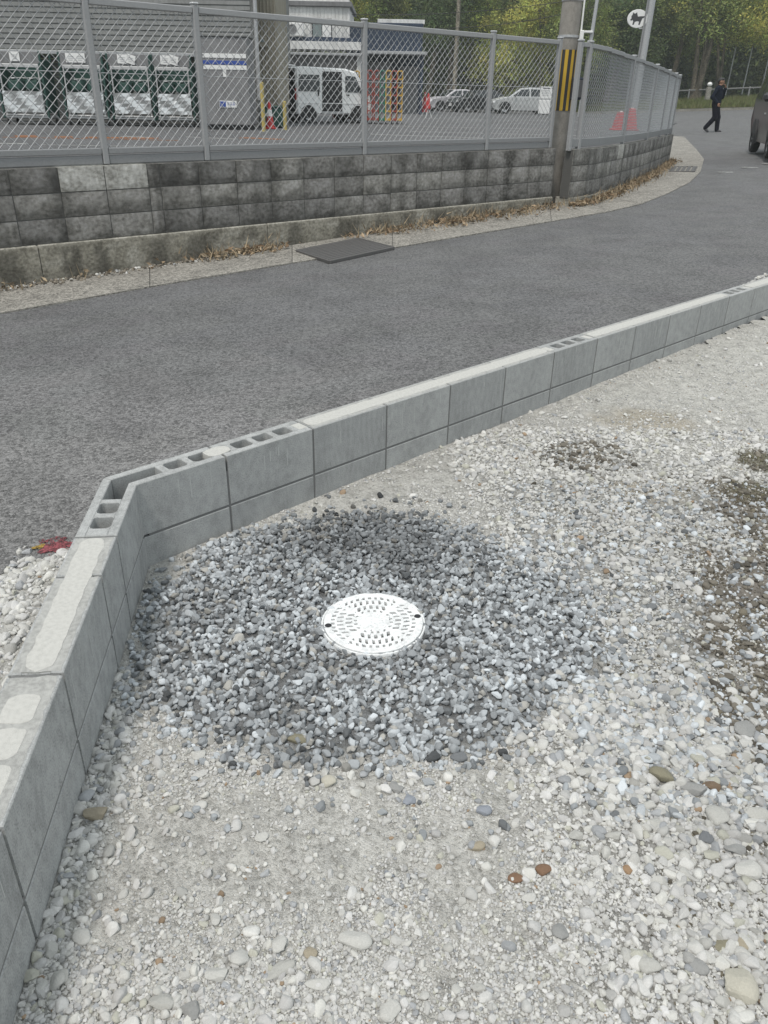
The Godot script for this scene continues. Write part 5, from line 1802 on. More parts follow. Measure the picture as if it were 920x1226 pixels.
func vehicles() -> void:
	# small white delivery van, nose to the right (+x), sliding door open, tailgate raised
	var at := Vector3(-2.44, YARD, -31.5)
	var half := func(y: float) -> float: return 0.735 - 0.05 * max(0.0, y - 0.95)
	var van := thing("delivery_van", "small white delivery van with sliding door open and tailgate raised", "van", at, 0.50)
	van.scale = Vector3.ONE * 0.93
	var mb := Mb.new()
	mb.body(v2([[-1.45, 0.30], [0.98, 0.30], [1.62, 0.34], [1.68, 0.62], [1.62, 0.92], [1.22, 1.52], [1.02, 1.74], [0.6, 1.83], [-1.2, 1.86], [-1.45, 1.80]]), half, 0.06)
	put("body", mb, M.van_white, van)
	for s in [-1.0, 1.0]:
		for w in [[[-1.36, 1.06], [-0.5, 1.06], [-0.5, 1.60], [-1.32, 1.60]], [[0.56, 1.05], [1.22, 1.05], [1.24, 1.12], [0.98, 1.58], [0.56, 1.60]]]:
			mb = Mb.new()
			mb.patch(v2(w), half, s, 0.008)
			put("side_window", mb, M.glass, van)
		mb = Mb.new()
		for x in [-0.98, 1.08]:
			arch(mb, x, 0.28, half, s)
		put("wheel_arch", mb, M.dark, van)
		for x in [-0.98, 1.08]:
			wheel(van, x, s * 0.655, 0.28, 0.16)
		mb = Mb.new()
		mb.patch(v2([[-1.38, 0.66], [1.55, 0.66], [1.55, 0.685], [-1.38, 0.685]]), half, s, 0.012)
		put("body_crease", mb, M.van_white, van)
		boxpart("door_mirror", van, Vector3(0.1, 0.2, 0.12), Vector3(1.20, 1.12, s * 0.82), M.dark, 0.03)
		boxpart("headlight", van, Vector3(0.1, 0.2, 0.26), Vector3(1.62, 0.78, s * 0.52), M.lamp_glass, 0.03)
		boxpart("rear_lamp", van, Vector3(0.05, 0.4, 0.1), Vector3(-1.46, 0.95, s * 0.66), M.red_lamp, 0.02)
		boxpart("door_handle", van, Vector3(0.13, 0.04, 0.03), Vector3(0.66 if s > 0 else -0.2, 0.96, s * 0.745), M.dark, 0.01)
	boxpart("door_handle", van, Vector3(0.05, 0.16, 0.03), Vector3(-0.56, 0.98, 0.745), M.dark, 0.01)
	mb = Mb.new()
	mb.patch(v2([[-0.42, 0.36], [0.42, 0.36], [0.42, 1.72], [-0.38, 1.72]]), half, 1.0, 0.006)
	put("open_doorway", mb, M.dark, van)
	mb = Mb.new()
	mb.patch(v2([[-0.44, 0.32], [0.46, 0.32], [0.46, 0.40], [-0.44, 0.40]]), half, 1.0, 0.02)
	put("door_sill", mb, M.bar_steel, van)
	cross(van, "windscreen", Vector2(1.60, 0.98), Vector2(1.12, 1.66), 0.66, 0.62, 0.015, M.glass)
	cross(van, "bumper", Vector2(1.67, 0.34), Vector2(1.70, 0.58), 0.7, 0.7, 0.03, M.van_white)
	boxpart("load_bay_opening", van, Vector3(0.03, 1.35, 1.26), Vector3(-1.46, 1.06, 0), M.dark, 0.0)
	mb = Mb.new()
	mb.box(Vector3(1.2, 0.05, 1.3), Transform3D(Basis(Vector3.BACK, -0.05), Vector3(-2.02, 1.90, 0)), 0.02)
	put("tailgate", mb, M.van_white, van)
	mb = Mb.new()
	mb.box(Vector3(0.5, 0.03, 1.0), Transform3D(Basis(Vector3.BACK, -0.05), Vector3(-1.95, 1.868, 0)), 0.01)
	put("tailgate_window", mb, M.glass, van)
	# silver estate, nose to the left
	var est_low := [[-2.1, 0.3], [-1.9, 0.22], [1.9, 0.22], [2.1, 0.32], [2.12, 0.62], [1.95, 0.80], [1.2, 0.98], [-2.05, 1.02], [-2.14, 0.7]]
	var est_up := [[1.15, 0.94], [0.35, 1.46], [-0.3, 1.52], [-1.4, 1.50], [-1.95, 1.25], [-2.05, 0.98]]
	var s1 := vehicle("silver_car", "silver hatchback parked nose left beside the white board", "car", Vector3(8.45, YARD, -57.3), PI + 0.12, M.car_silver, 1.72, est_low, est_up, [[[0.86, 1.02], [0.30, 1.40], [-0.22, 1.43], [-0.22, 1.02]], [[-0.32, 1.02], [-0.32, 1.43], [-1.1, 1.42], [-1.5, 1.2], [-1.55, 1.04]]], [1.32, -1.28], 0.33, 0.95, 0.32)
	car_face(s1, 2.1, 1.95, 0.62, [1.13, 0.97, 0.38, 1.45])
	# black saloon
	var sal_low := [[-2.25, 0.34], [-2.0, 0.22], [2.0, 0.22], [2.22, 0.34], [2.25, 0.6], [2.05, 0.76], [1.2, 0.92], [-1.5, 0.96], [-2.2, 0.90], [-2.28, 0.6]]
	var sal_up := [[1.05, 0.90], [0.3, 1.36], [-0.6, 1.40], [-1.25, 1.22], [-1.7, 0.93]]
	var s2 := vehicle("black_car", "black saloon with bright wheels parked between the pale car and the silver hatchback", "car", Vector3(6.0, YARD, -60.8), PI + 0.45, M.car_black, 1.74, sal_low, sal_up, [[[0.78, 0.96], [0.26, 1.28], [-0.2, 1.32], [-0.2, 0.96]], [[-0.3, 0.96], [-0.3, 1.32], [-0.75, 1.31], [-1.3, 0.98]]], [1.4, -1.35], 0.32, 0.9, 0.35)
	car_face(s2, 2.23, 2.05, 0.58, [1.03, 0.93, 0.33, 1.33])
	var s3 := vehicle("pale_car", "pale low car with a tinted windscreen parked leftmost of the three", "car", Vector3(4.4, YARD, -62.5), PI + 0.35, M.car_pale, 1.72, sal_low, sal_up, [[[0.78, 0.96], [0.26, 1.28], [-0.2, 1.32], [-0.2, 0.96]], [[-0.3, 0.96], [-0.3, 1.32], [-0.75, 1.31], [-1.3, 0.98]]], [1.4, -1.35], 0.32, 0.9, 0.35)
	car_face(s3, 2.23, 2.05, 0.58, [1.03, 0.93, 0.33, 1.33])
	boxpart("indicator", s3, Vector3(0.16, 0.1, 0.3), Vector3(2.14, 0.62, -0.6), M.amber, 0.03)
	boxpart("indicator", s3, Vector3(0.16, 0.1, 0.3), Vector3(2.14, 0.62, 0.6), M.amber, 0.03)
	# dark people carrier coming down the street at the right edge
	var suv_low := [[-2.1, 0.36], [-1.9, 0.24], [1.75, 0.24], [1.98, 0.34], [2.04, 0.7], [1.9, 0.95], [1.15, 1.10], [-2.1, 1.10], [-2.15, 0.7]]
	var suv_up := [[1.25, 1.06], [0.55, 1.68], [0.1, 1.78], [-1.7, 1.80], [-2.0, 1.6], [-2.12, 1.06]]
	var c := Vector3(9.12, 0, -19.2)
	c.y = road_y(c.x, c.z)
	var s4 := vehicle("dark_people_carrier", "dark grey people carrier driving towards the viewer at the right edge", "car", c, -PI / 2 - 0.263, M.car_dark, 1.76, suv_low, suv_up, [[[1.0, 1.12], [0.52, 1.60], [-0.05, 1.68], [-0.05, 1.12]], [[-0.15, 1.12], [-0.15, 1.68], [-1.0, 1.70], [-1.0, 1.12]], [[-1.1, 1.12], [-1.1, 1.70], [-1.65, 1.68], [-1.9, 1.14]]], [1.25, -1.25], 0.33, 1.05, 0.16)
	car_face(s4, 2.02, 1.92, 0.72, [1.24, 1.08, 0.58, 1.66])
	for s in [-1.0, 1.0]:
		boxpart("door_mirror", s4, Vector3(0.14, 0.17, 0.24), Vector3(0.92, 1.16, s * 1.0), M.car_black, 0.05)

func car_face(t: Node3D, nose: float, lampx: float, lampy: float, ws: Array) -> void:
	cross(t, "windscreen", Vector2(ws[0], ws[1]), Vector2(ws[2], ws[3]), 0.70, 0.56, 0.014, M.glass)
	boxpart("grille", t, Vector3(0.06, 0.16, 0.8), Vector3(nose - 0.01, lampy - 0.12, 0), M.dark, 0.02)
	boxpart("bumper", t, Vector3(0.12, 0.16, 1.4), Vector3(nose - 0.02, 0.36, 0), M.dark, 0.04)
	boxpart("number_plate", t, Vector3(0.03, 0.15, 0.32), Vector3(nose + 0.045, 0.44, 0), M.paper, 0.005)
	for s in [-1.0, 1.0]:
		var mb := Mb.new()
		mb.box(Vector3(0.3, 0.14, 0.34), Transform3D(Basis(Vector3.UP, s * 0.35), Vector3(lampx - 0.02, lampy + 0.05, s * 0.62)), 0.05)
		put("headlight", mb, M.lamp_glass, t)
		boxpart("door_handle", t, Vector3(0.16, 0.03, 0.03), Vector3(-0.05, 0.84, s * 0.87), M.hub, 0.008)
		if not t.name.begins_with("dark"):
			boxpart("door_mirror", t, Vector3(0.1, 0.13, 0.18), Vector3(0.7, 1.02, s * 0.93), M.car_black, 0.04)

# ---------------------------------------------------------------- trees and plants
func leaf_clump(sd: int, count: int, size: float) -> ArrayMesh:
	var r := RandomNumberGenerator.new()
	r.seed = sd
	var mb := Mb.new()
	for i in count:
		var p := Vector3(r.randfn(), r.randfn() * 0.8, r.randfn()) * 0.36
		var b := Basis.from_euler(Vector3(r.randf() * TAU, r.randf() * TAU, r.randf() * TAU))
		var l := size * r.randf_range(0.7, 1.3)
		var a := p + b * Vector3(-l, 0, 0)
		var c := p + b * Vector3(l, 0, 0)
		var u := p + b * Vector3(0, l * 0.1, l * 0.42)
		var d := p + b * Vector3(0, l * 0.1, -l * 0.42)
		mb.t(a, u, c)
		mb.t(a, c, d)
	return mb.mesh()

var clumps := []

func tree(label: String, at: Vector3, h: float, tr: float, lean: Vector2, crown_lo: float, spread: float, count: int, leaf: Color, bark: String, stems: int, sd: int) -> void:
	var r := RandomNumberGenerator.new()
	r.seed = sd
	var t := thing("broadleaf_tree", label, "tree", at, 0.0, "trees beyond the street and yard")
	var mb := Mb.new()
	var tips := []
	for s in stems:
		var a := r.randf() * TAU
		var off := Vector3(cos(a), 0, sin(a)) * (0.0 if stems == 1 else tr * 0.8)
		var pts := []
		var rad := []
		var k := 9
		var bend := Vector3(r.randfn() * 0.25, 0, r.randfn() * 0.25) + Vector3(lean.x, 0, lean.y) + off * 0.9
		for i in k:
			var f := i / (k - 1.0)
			pts.append(off * (1.0 - f * 0.2) + bend * f * h * 0.28 + Vector3(sin(f * 5.0 + s) * 0.12, f * h * 0.92, cos(f * 4.0 + s * 2.0) * 0.12))
			rad.append(tr * (1.35 if i == 0 else 1.0) * lerpf(1.0, 0.16, pow(f, 0.8)) * (1.0 if stems == 1 else 0.72))
		mb.tube(pts, rad, 9)
		for j in 7:
			var f := r.randf_range(crown_lo * 0.85, 0.95)
			var idx := clampf(f * (k - 1), 0, k - 1.01)
			var p: Vector3 = pts[int(idx)].lerp(pts[int(idx) + 1], idx - int(idx))
			var dir := Vector3(r.randfn(), r.randf_range(0.15, 0.8), r.randfn()).normalized()
			var l := spread * r.randf_range(0.5, 1.0) * (1.15 - f * 0.5)
			var e := p + dir * l
			var m := p.lerp(e, 0.5) + Vector3(0, 0.12 * l, 0)
			var w: float = tr * 0.34 * (1.1 - f)
			mb.tube([p, m, e], [w + 0.02, w * 0.6 + 0.012, 0.012], 6)
			tips.append(p.lerp(e, 0.55)); tips.append(e)
			for q in 2:
				var d2 := (dir + Vector3(r.randfn(), r.randfn() * 0.5 + 0.2, r.randfn()) * 0.6).normalized()
				var e2 := m + d2 * l * 0.6
				mb.tube([m, e2], [w * 0.45 + 0.008, 0.01], 5)
				tips.append(e2)
	put("trunk", mb, M[bark], t)
	var xfs := []
	var cols := []
	for i in count:
		var base: Vector3 = tips[r.randi() % tips.size()]
		var p := base + Vector3(r.randfn(), r.randfn() * 0.7, r.randfn()) * spread * 0.22
		if p.y < h * crown_lo * 0.75:
			continue
		var s := r.randf_range(0.55, 1.15)
		xfs.append(Transform3D(Basis.from_euler(Vector3(r.randf() * TAU, r.randf() * TAU, 0)) * Basis.from_scale(Vector3(s, s * 0.75, s)), p))
		var k := r.randf_range(0.7, 1.25) * lerpf(0.45, 1.6, smoothstep(-0.32, 0.32, rough_noise.get_noise_3d(p.x * 2.6 + at.x * 7.0, p.y * 2.6, p.z * 2.6)))
		var warm := r.randf_range(0.85, 1.2)
		cols.append(Color(leaf.r * k * warm, leaf.g * k, leaf.b * k))
	stuff("crown", clumps[sd % clumps.size()], M.leaf, xfs, cols, t)

func vegetation() -> void:
	for i in 4:
		clumps.append(leaf_clump(500 + i, 34, 0.12))
	var dark := Color(0.090, 0.130, 0.048)
	var mid := Color(0.19, 0.235, 0.068)
	var lime := Color(0.37, 0.39, 0.10)
	var ground := func(x: float, z: float) -> float: return YARD if x < 17.0 else road_y(x, z) + 0.7
	var list := [
		["tree with a thick forked trunk on the bank left of the walking man", 23.6, -69.5, 11.0, 0.34, -0.10, 0.42, 2.6, 420, mid, "bark", 3],
		["tree with a slim dark trunk right of the walking man, yellow-green crown", 29.0, -68.5, 10.0, 0.24, -0.03, 0.45, 3.6, 620, lime, "bark", 1],
		["yellow-green tree whose boughs hang above the walking man", 27.2, -74.0, 10.5, 0.22, -0.05, 0.42, 3.4, 560, lime, "bark", 2],
		["dark evergreen tree behind the end of the curved fence", 20.0, -76.0, 12.0, 0.28, 0.02, 0.10, 3.0, 760, dark, "bark", 1],
		["dark green tree just right of the sign pole", 17.3, -72.0, 12.0, 0.26, 0.05, 0.15, 2.8, 680, dark, "bark", 1],
		["tree with pale slanting stems left of the sign pole", 13.6, -68.0, 11.0, 0.16, 0.06, 0.30, 2.6, 380, mid, "pale_bark", 3],
		["tree of thin pale stems right behind the banded pole", 11.6, -70.0, 10.5, 0.15, -0.02, 0.28, 2.4, 340, lime, "pale_bark", 2],
		["broad yellow-green shrubby tree behind the silver car", 9.6, -71.0, 5.6, 0.15, 0.03, 0.14, 2.7, 560, lime, "bark", 3],
		["tree with two brown trunks behind the black car", 6.3, -74.0, 12.0, 0.26, -0.02, 0.38, 2.8, 460, mid, "bark", 2],
		["tree with a straight brown trunk behind the pale car", 4.7, -76.0, 12.0, 0.30, 0.01, 0.34, 2.8, 480, dark, "bark", 1],
		["tall dark tree behind the right end of the navy hall", 2.6, -70.0, 11.5, 0.26, 0.0, 0.10, 2.7, 640, dark, "bark", 1],
		["olive-green tree rising behind the navy hall roof", -0.6, -74.0, 12.0, 0.26, 0.02, 0.3, 3.0, 560, mid, "bark", 1],
		["yellow-green tree above the roof of the white office", -3.2, -77.0, 13.0, 0.26, 0.02, 0.35, 3.0, 520, lime, "bark", 1],
		["tall mid-green tree behind the yellow-green shrubby tree", 8.4, -80.0, 13.0, 0.28, 0.03, 0.35, 3.4, 560, mid, "bark", 1],
		["dark tree at the far right edge behind the slim-trunked tree", 33.5, -76.0, 11.5, 0.28, 0.0, 0.2, 3.6, 640, dark, "bark", 1],
		["mid-green tree between the forked tree and the yellow-green boughs", 24.8, -80.0, 12.5, 0.28, 0.0, 0.22, 3.2, 560, mid, "bark", 1]]
	for i in list.size():
		var a: Array = list[i]
		tree(a[0], Vector3(a[1], ground.call(a[1], a[2]), a[2]), a[3], a[4], Vector2(a[5], 0.02), a[6], a[7], a[8], a[9], a[10], a[11], 900 + i)
	# the wood behind, one mass
	var r := RandomNumberGenerator.new()
	r.seed = 31
	var xfs := []
	var cols := []
	for i in 9000:
		var f := r.randf()
		var x := lerpf(-24.0, 62.0, f)
		var z := -84.0 - 10.0 * r.randf() + 10.0 * smoothstep(30.0, 60.0, x)
		var lump := rough_noise.get_noise_2d(x * 0.22, 3.0) * 2.0
		var y := 0.6 + r.randf() * (13.5 + lump)
		var s := r.randf_range(1.3, 2.6)
		xfs.append(Transform3D(Basis.from_euler(Vector3(r.randf() * TAU, r.randf() * TAU, 0)) * s, Vector3(x, y, z)))
		var k := r.randf_range(0.35, 1.1)
		var n := rough_noise.get_noise_2d(x * 0.9, y * 0.9)
		var c := dark.lerp(mid, smoothstep(-0.1, 0.35, n))
		if n > 0.3:
			c = c.lerp(lime, 0.4)
		cols.append(Color(c.r * k, c.g * k, c.b * k))
	var wood := stuff("woods", leaf_clump(640, 46, 0.10), M.leaf, xfs, cols, self)
	wood.set_meta("label", "dense green wood closing the view behind the trees")
	var bh := Mb.new()
	for i in 40:
		var x := -26.0 + i * 2.3
		bh.tube([Vector3(x, 0.4, -96), Vector3(x + r.randfn() * 0.6, 6, -96), Vector3(x + r.randfn(), 13.0, -96)], [0.35, 0.28, 0.1], 7)
	put("wood_trunks", bh, M.bark, self).set_meta("kind", "stuff")
	var hb := Mb.new()                                       # wooded hillside behind it all
	var prev := []
	for i in 60:
		var x := -70.0 + i * 3.0
		var row := [Vector3(x, -1.3, -97.0), Vector3(x, 6.0 + rough_noise.get_noise_2d(x, 0.0), -101.0 + 2.0 * rough_noise.get_noise_2d(x, 9.0)), Vector3(x, 14.0 + 1.5 * rough_noise.get_noise_2d(x, 50.0), -112.0), Vector3(x, 19.0, -140.0)]
		if prev.size():
			for k in 3:
				hb.qout(prev[k], row[k], row[k + 1], prev[k + 1], row[k] + Vector3(0, -20, -40))
		prev = row
	setting("hillside", hb, M.grass_bank)
	# blades on the bank
	xfs = []
	cols = []
	var blade := Mb.new()
	for i in 9:
		var a := r.randf() * TAU
		var d := Vector3(cos(a), 0, sin(a))
		var o := Vector3(r.randfn(), 0, r.randfn()) * 0.12
		blade.t(o - d.cross(Vector3.UP) * 0.012, o + d.cross(Vector3.UP) * 0.012, o + d * 0.10 + Vector3.UP * r.randf_range(0.6, 1.0))
	var bm := blade.mesh()
	var K := [Vector2(13.5, -67.6), Vector2(20.84, -62.5), Vector2(25.1, -58.9), Vector2(31.0, -54.0), Vector2(45.0, -44.0)]
	for i in 6000:
		var k := r.randi() % 4
		var f := r.randf()
		var p: Vector2 = K[k].lerp(K[k + 1], f)
		var nn := Vector2((K[k + 1] - K[k]).y, -(K[k + 1] - K[k]).x).normalized()
		var dd := 0.25 + 8.0 * r.randf()
		var y := road_y(p.x, p.y) + (lerpf(0.15, 0.45, dd / 3.0) if dd < 3.0 else lerpf(0.45, 0.95, (dd - 3.0) / 6.0))
		p += nn * dd
		var s := r.randf_range(0.15, 0.42)
		xfs.append(Transform3D(Basis(Vector3.UP, r.randf() * TAU) * Basis.from_scale(Vector3(1.6, s, 1.6)), Vector3(p.x, y - 0.01, p.y)))
		var g := r.randf_range(0.6, 1.3)
		cols.append(Color(0.12, 0.15, 0.035) * g if r.randf() < 0.7 else Color(0.17, 0.15, 0.06) * g)
	stuff("bank_grass", bm, M.leaf, xfs, cols, self).set_meta("label", "rough green grass on the bank across the street")
	# dry weeds and leaves along the foot of the old walls
	var dry_x := []
	var dry_c := []
	var lf_x := []
	var lf_c := []
	var far_pts := far_wall_points(0.1)
	for i in 5200:
		var s := r.randf_range(-3.0, 7.0)
		var dens := 0.03 + 0.55 * smoothstep(3.3, 4.4, s) * smoothstep(8.0, 6.0, s)
		dens = max(dens, 0.45 * exp(-pow((s - 1.75) / 0.18, 2.0)))
		dens = max(dens, 0.55 * exp(-pow((s - 2.25) / 0.25, 2.0)))
		dens = max(dens, 0.12 * exp(-pow((s + 0.2) / 0.35, 2.0)))
		var n := rough_noise.get_noise_1d(s * 9.0)
		var w := -0.04 - 0.20 * absf(r.randfn()) * (0.5 + 0.5 * smoothstep(3.0, 5.0, s))
		var p := old_point(s, w)
		if i % 2:
			var at: int = r.randi() % far_pts.size()
			var fw: float = at / float(far_pts.size())
			p = far_pts[at] + Vector3(0.9, 0, 0.43) * (0.03 + 0.10 * absf(r.randfn()) * (1.0 - 0.3 * fw))
			dens = 0.6
		if r.randf() > dens * (0.7 + n):
			continue
		var y := road_y(p.x, p.z) + 0.018
		var g := r.randf_range(0.5, 1.35)
		if r.randf() < (0.30 if i % 2 == 0 else 0.16):
			dry_x.append(Transform3D(Basis.from_euler(Vector3(r.randfn() * 0.35, r.randf() * TAU, r.randfn() * 0.35)) * Basis.from_scale(Vector3(0.55, r.randf_range(0.04, 0.19), 0.55)), Vector3(p.x, y, p.z)))
			dry_c.append(Color(0.27, 0.215, 0.14) * g)
		else:
			lf_x.append(Transform3D(Basis.from_euler(Vector3(r.randfn() * 0.5, r.randf() * TAU, r.randfn() * 0.5)) * r.randf_range(0.5, 1.1), Vector3(p.x, y + 0.012 + 0.03 * r.randf(), p.z)))
			lf_c.append(Color(0.24, 0.16, 0.095).lerp(Color(0.33, 0.265, 0.18), r.randf()) * g)
	stuff("dry_grass", bm, M.straw, dry_x, dry_c, self).set_meta("label", "withered brown grass at the foot of the old walls")
	var lm := Mb.new()
	for i in 3:
		var o := Vector3(r.randfn(), 0.1 * i, r.randfn()) * 0.03
		var q := Basis.from_euler(Vector3(r.randfn() * 0.4, r.randf() * TAU, r.randfn() * 0.4))
		lm.t(o + q * Vector3(-0.04, 0, 0), o + q * Vector3(0, 0.008, 0.016), o + q * Vector3(0.04, 0.004, 0))
		lm.t(o + q * Vector3(-0.04, 0, 0), o + q * Vector3(0.04, 0.004, 0), o + q * Vector3(0, 0.008, -0.016))
	stuff("fallen_leaves", lm.mesh(), M.straw, lf_x, lf_c, self).set_meta("label", "brown fallen leaves gathered in the gutter along the old walls")
	# moss tufts at the right of the lot
	xfs = []
	cols = []
	for i in 5000:
		var x := r.randf_range(0.9, 2.2)
		var z := r.randf_range(-3.6, -1.3)
		var pt := patches(x, z)
		if r.randf() > pt[1] * 0.9 + pt[0] * 0.12:
			continue
		xfs.append(Transform3D(Basis(Vector3.UP, r.randf() * TAU) * Basis.from_scale(Vector3(0.09, r.randf_range(0.008, 0.022), 0.09)), Vector3(x, lot_y(x, z), z)))
		var g := r.randf_range(0.6, 1.3)
		cols.append(Color(0.125, 0.115, 0.055) * g if pt[1] > pt[0] else Color(0.10, 0.08, 0.05) * g)
	stuff("moss", bm, M.straw, xfs, cols, self).set_meta("label", "olive moss and dead roots on the dark soil")
	# far side of the street: rail posts, a white bench and a concrete marker on the bank
	for a in [[26.9, -71.5, 3.4, "tall thin grey net post just right of the walking man"], [28.0, -71.0, 3.3, "thin grey net post beside the one nearest the walking man"], [29.3, -70.6, 3.0, "stout pale net post left of the dark people carrier"]]:
		var p := thing("net_post", a[3], "post", Vector3(a[0], road_y(a[0], a[1]) + 0.85, a[1]), 0.0, "net posts on the bank")
		var mb := Mb.new()
		mb.bar(Vector3.ZERO, Vector3(0.08, a[2], 0), 0.05, 8)
		put("tube", mb, M.galvanised, p)
		boxpart("cap", p, Vector3(0.14, 0.05, 0.14), Vector3(0.08, a[2], 0), M.galvanised, 0.015)
	var bench := thing("white_bench", "low white slab bench on the bank right of the walking man", "bench", Vector3(28.9, road_y(28.9, -66.0) + 0.55, -66.0), 0.6)
	boxpart("seat", bench, Vector3(1.1, 0.28, 0.5), Vector3(0, 0.55, 0), M.white_plastic, 0.04)
	for sx in [-1, 1]:
		boxpart("leg", bench, Vector3(0.16, 0.42, 0.4), Vector3(sx * 0.36, 0.21, 0), M.grey_wall, 0.02)
	var mk := thing("bollard_lamp", "short pale stone marker with a round white top left of the walking man", "marker", Vector3(23.7, road_y(23.7, -66.5) + 0.62, -66.5))
	boxpart("shaft", mk, Vector3(0.32, 0.85, 0.32), Vector3(0, 0.42, 0), M.gutter, 0.03)
	var ball := Mb.new()
	ball.lathe([Vector2(0.0, 0.88), Vector2(0.12, 0.9), Vector2(0.19, 1.03), Vector2(0.12, 1.16), Vector2(0.0, 1.2)], Transform3D(), 16)
	put("cap", ball, M.white_plastic, mk)
	var gr := thing("guard_rail", "dark low guard rail running along the bank behind the grass", "guard rail")
	for i in 9:
		var x := 19.5 + i * 1.9
		var z := -71.8 + i * 1.1
		var y := road_y(x, z) + 0.75
		boxpart("post", gr, Vector3(0.1, 0.7, 0.1), Vector3(x, y + 0.3, z), M.fence_rail, 0.02)
		if i < 8:
			var mb := Mb.new()
			mb.bar(Vector3(x, y + 0.55, z), Vector3(x + 1.9, road_y(x + 1.9, z + 1.1) + 1.3, z + 1.1), 0.06, 8)
			put("rail", mb, M.mortar, gr)

# ---------------------------------------------------------------- the walking man
# bones: [a, b, radius a, radius b, colour]; a smooth union meshed as surface nets
func nets(mb: Mb, bones: Array, cell: float, k: float) -> void:
	var lo := Vector3.INF
	var hi := -Vector3.INF
	for b in bones:
		for e in 2:
			var r: float = b[2 + e] + k + cell * 2.0
			lo = lo.min(b[e] - Vector3.ONE * r)
			hi = hi.max(b[e] + Vector3.ONE * r)
	var n := Vector3i(((hi - lo) / cell).ceil()) + Vector3i.ONE
	var F := PackedFloat32Array()
	F.resize(n.x * n.y * n.z)
	F.fill(1.0)
	var sx := 1
	var sy := n.x
	var sz := n.x * n.y
	var dist := func(p: Vector3, b: Array) -> float:
		var ab: Vector3 = b[1] - b[0]
		var t := clampf((p - b[0]).dot(ab) / max(ab.length_squared(), 1e-9), 0.0, 1.0)
		return p.distance_to(b[0] + ab * t) - lerpf(b[2], b[3], t)
	for b in bones:
		var reach: float = max(b[2], b[3]) + k * 1.5 + cell * 2.0
		var l: Vector3i = Vector3i(((b[0].min(b[1]) - Vector3.ONE * reach - lo) / cell).floor()).clamp(Vector3i.ZERO, n - Vector3i.ONE)
		var h: Vector3i = Vector3i(((b[0].max(b[1]) + Vector3.ONE * reach - lo) / cell).ceil()).clamp(Vector3i.ZERO, n - Vector3i.ONE)
		var ab: Vector3 = b[1] - b[0]
		var inv: float = 1.0 / max(ab.length_squared(), 1e-9)
		for z in range(l.z, h.z + 1):
			for y in range(l.y, h.y + 1):
				for x in range(l.x, h.x + 1):
					var p := lo + Vector3(x, y, z) * cell
					var t := clampf((p - b[0]).dot(ab) * inv, 0.0, 1.0)
					var d: float = p.distance_to(b[0] + ab * t) - lerpf(b[2], b[3], t)
					var at := x + y * sy + z * sz
					var o := F[at]
					var m: float = max(k - absf(d - o), 0.0) / k
					F[at] = min(d, o) - m * m * k * 0.25
	var grad := func(p: Vector3) -> Vector3:
		var q := (p - lo) / cell
		var i := Vector3i(q.floor()).clamp(Vector3i.ONE, n - Vector3i(3, 3, 3))
		var g := Vector3.ZERO
		for c in 8:
			var j := i + Vector3i(c & 1, (c >> 1) & 1, c >> 2)
			var a := j.x + j.y * sy + j.z * sz
			var f := q - Vector3(i)
			var w := (f.x if c & 1 else 1.0 - f.x) * (f.y if c & 2 else 1.0 - f.y) * (f.z if c & 4 else 1.0 - f.z)
			g += Vector3(F[a + 1] - F[a - 1], F[a + sy] - F[a - sy], F[a + sz] - F[a - sz]) * w
		return g.normalized()
	var tone := func(p: Vector3) -> Color:
		var best := 1e9
		var c := Color.WHITE
		for b in bones:
			var d: float = dist.call(p, b)
			if d < best:
				best = d; c = b[4]
		return c
	var V := {}
	for z in n.z - 1:
		for y in n.y - 1:
			for x in n.x - 1:
				var a := x + y * sy + z * sz
				var mask := 0
				for c in 8:
					if F[a + (c & 1) + ((c >> 1) & 1) * sy + (c >> 2) * sz] < 0.0:
						mask |= 1 << c
				if mask == 0 or mask == 255:
					continue
				var s := Vector3.ZERO
				var m := 0
				for c in 8:
					for ax in 3:
						var o := c | (1 << ax)
						if o == c or ((mask >> c) & 1) == ((mask >> o) & 1):
							continue
						var f0 := F[a + (c & 1) + ((c >> 1) & 1) * sy + (c >> 2) * sz]
						var f1 := F[a + (o & 1) + ((o >> 1) & 1) * sy + (o >> 2) * sz]
						var p0 := Vector3(c & 1, (c >> 1) & 1, c >> 2)
						var p1 := Vector3(o & 1, (o >> 1) & 1, o >> 2)
						s += p0.lerp(p1, f0 / (f0 - f1)); m += 1
				var p := lo + (Vector3(x, y, z) + s / m) * cell
				V[a] = [p, grad.call(p), tone.call(p)]
	for a in V:
		var z: int = a / sz
		var y: int = (a - z * sz) / sy
		for ax in 3:
			var st: int = [sx, sy, sz][ax]
			var u: int = [sy, sz, sx][ax]
			var w: int = [sz, sx, sy][ax]
			if (F[a] < 0.0) == (F[a + st] < 0.0):
				continue
			if not (V.has(a - u) and V.has(a - w) and V.has(a - u - w)):
				continue
			var q := [V[a - u - w], V[a - w], V[a], V[a - u]]
			if F[a] >= 0.0:
				q.reverse()
			for t in [[0, 1, 2], [0, 2, 3]]:
				for i in [t[0], t[2], t[1]]:
					mb.v.append(q[i][0]); mb.n.append(q[i][1]); mb.c.append(q[i][2])

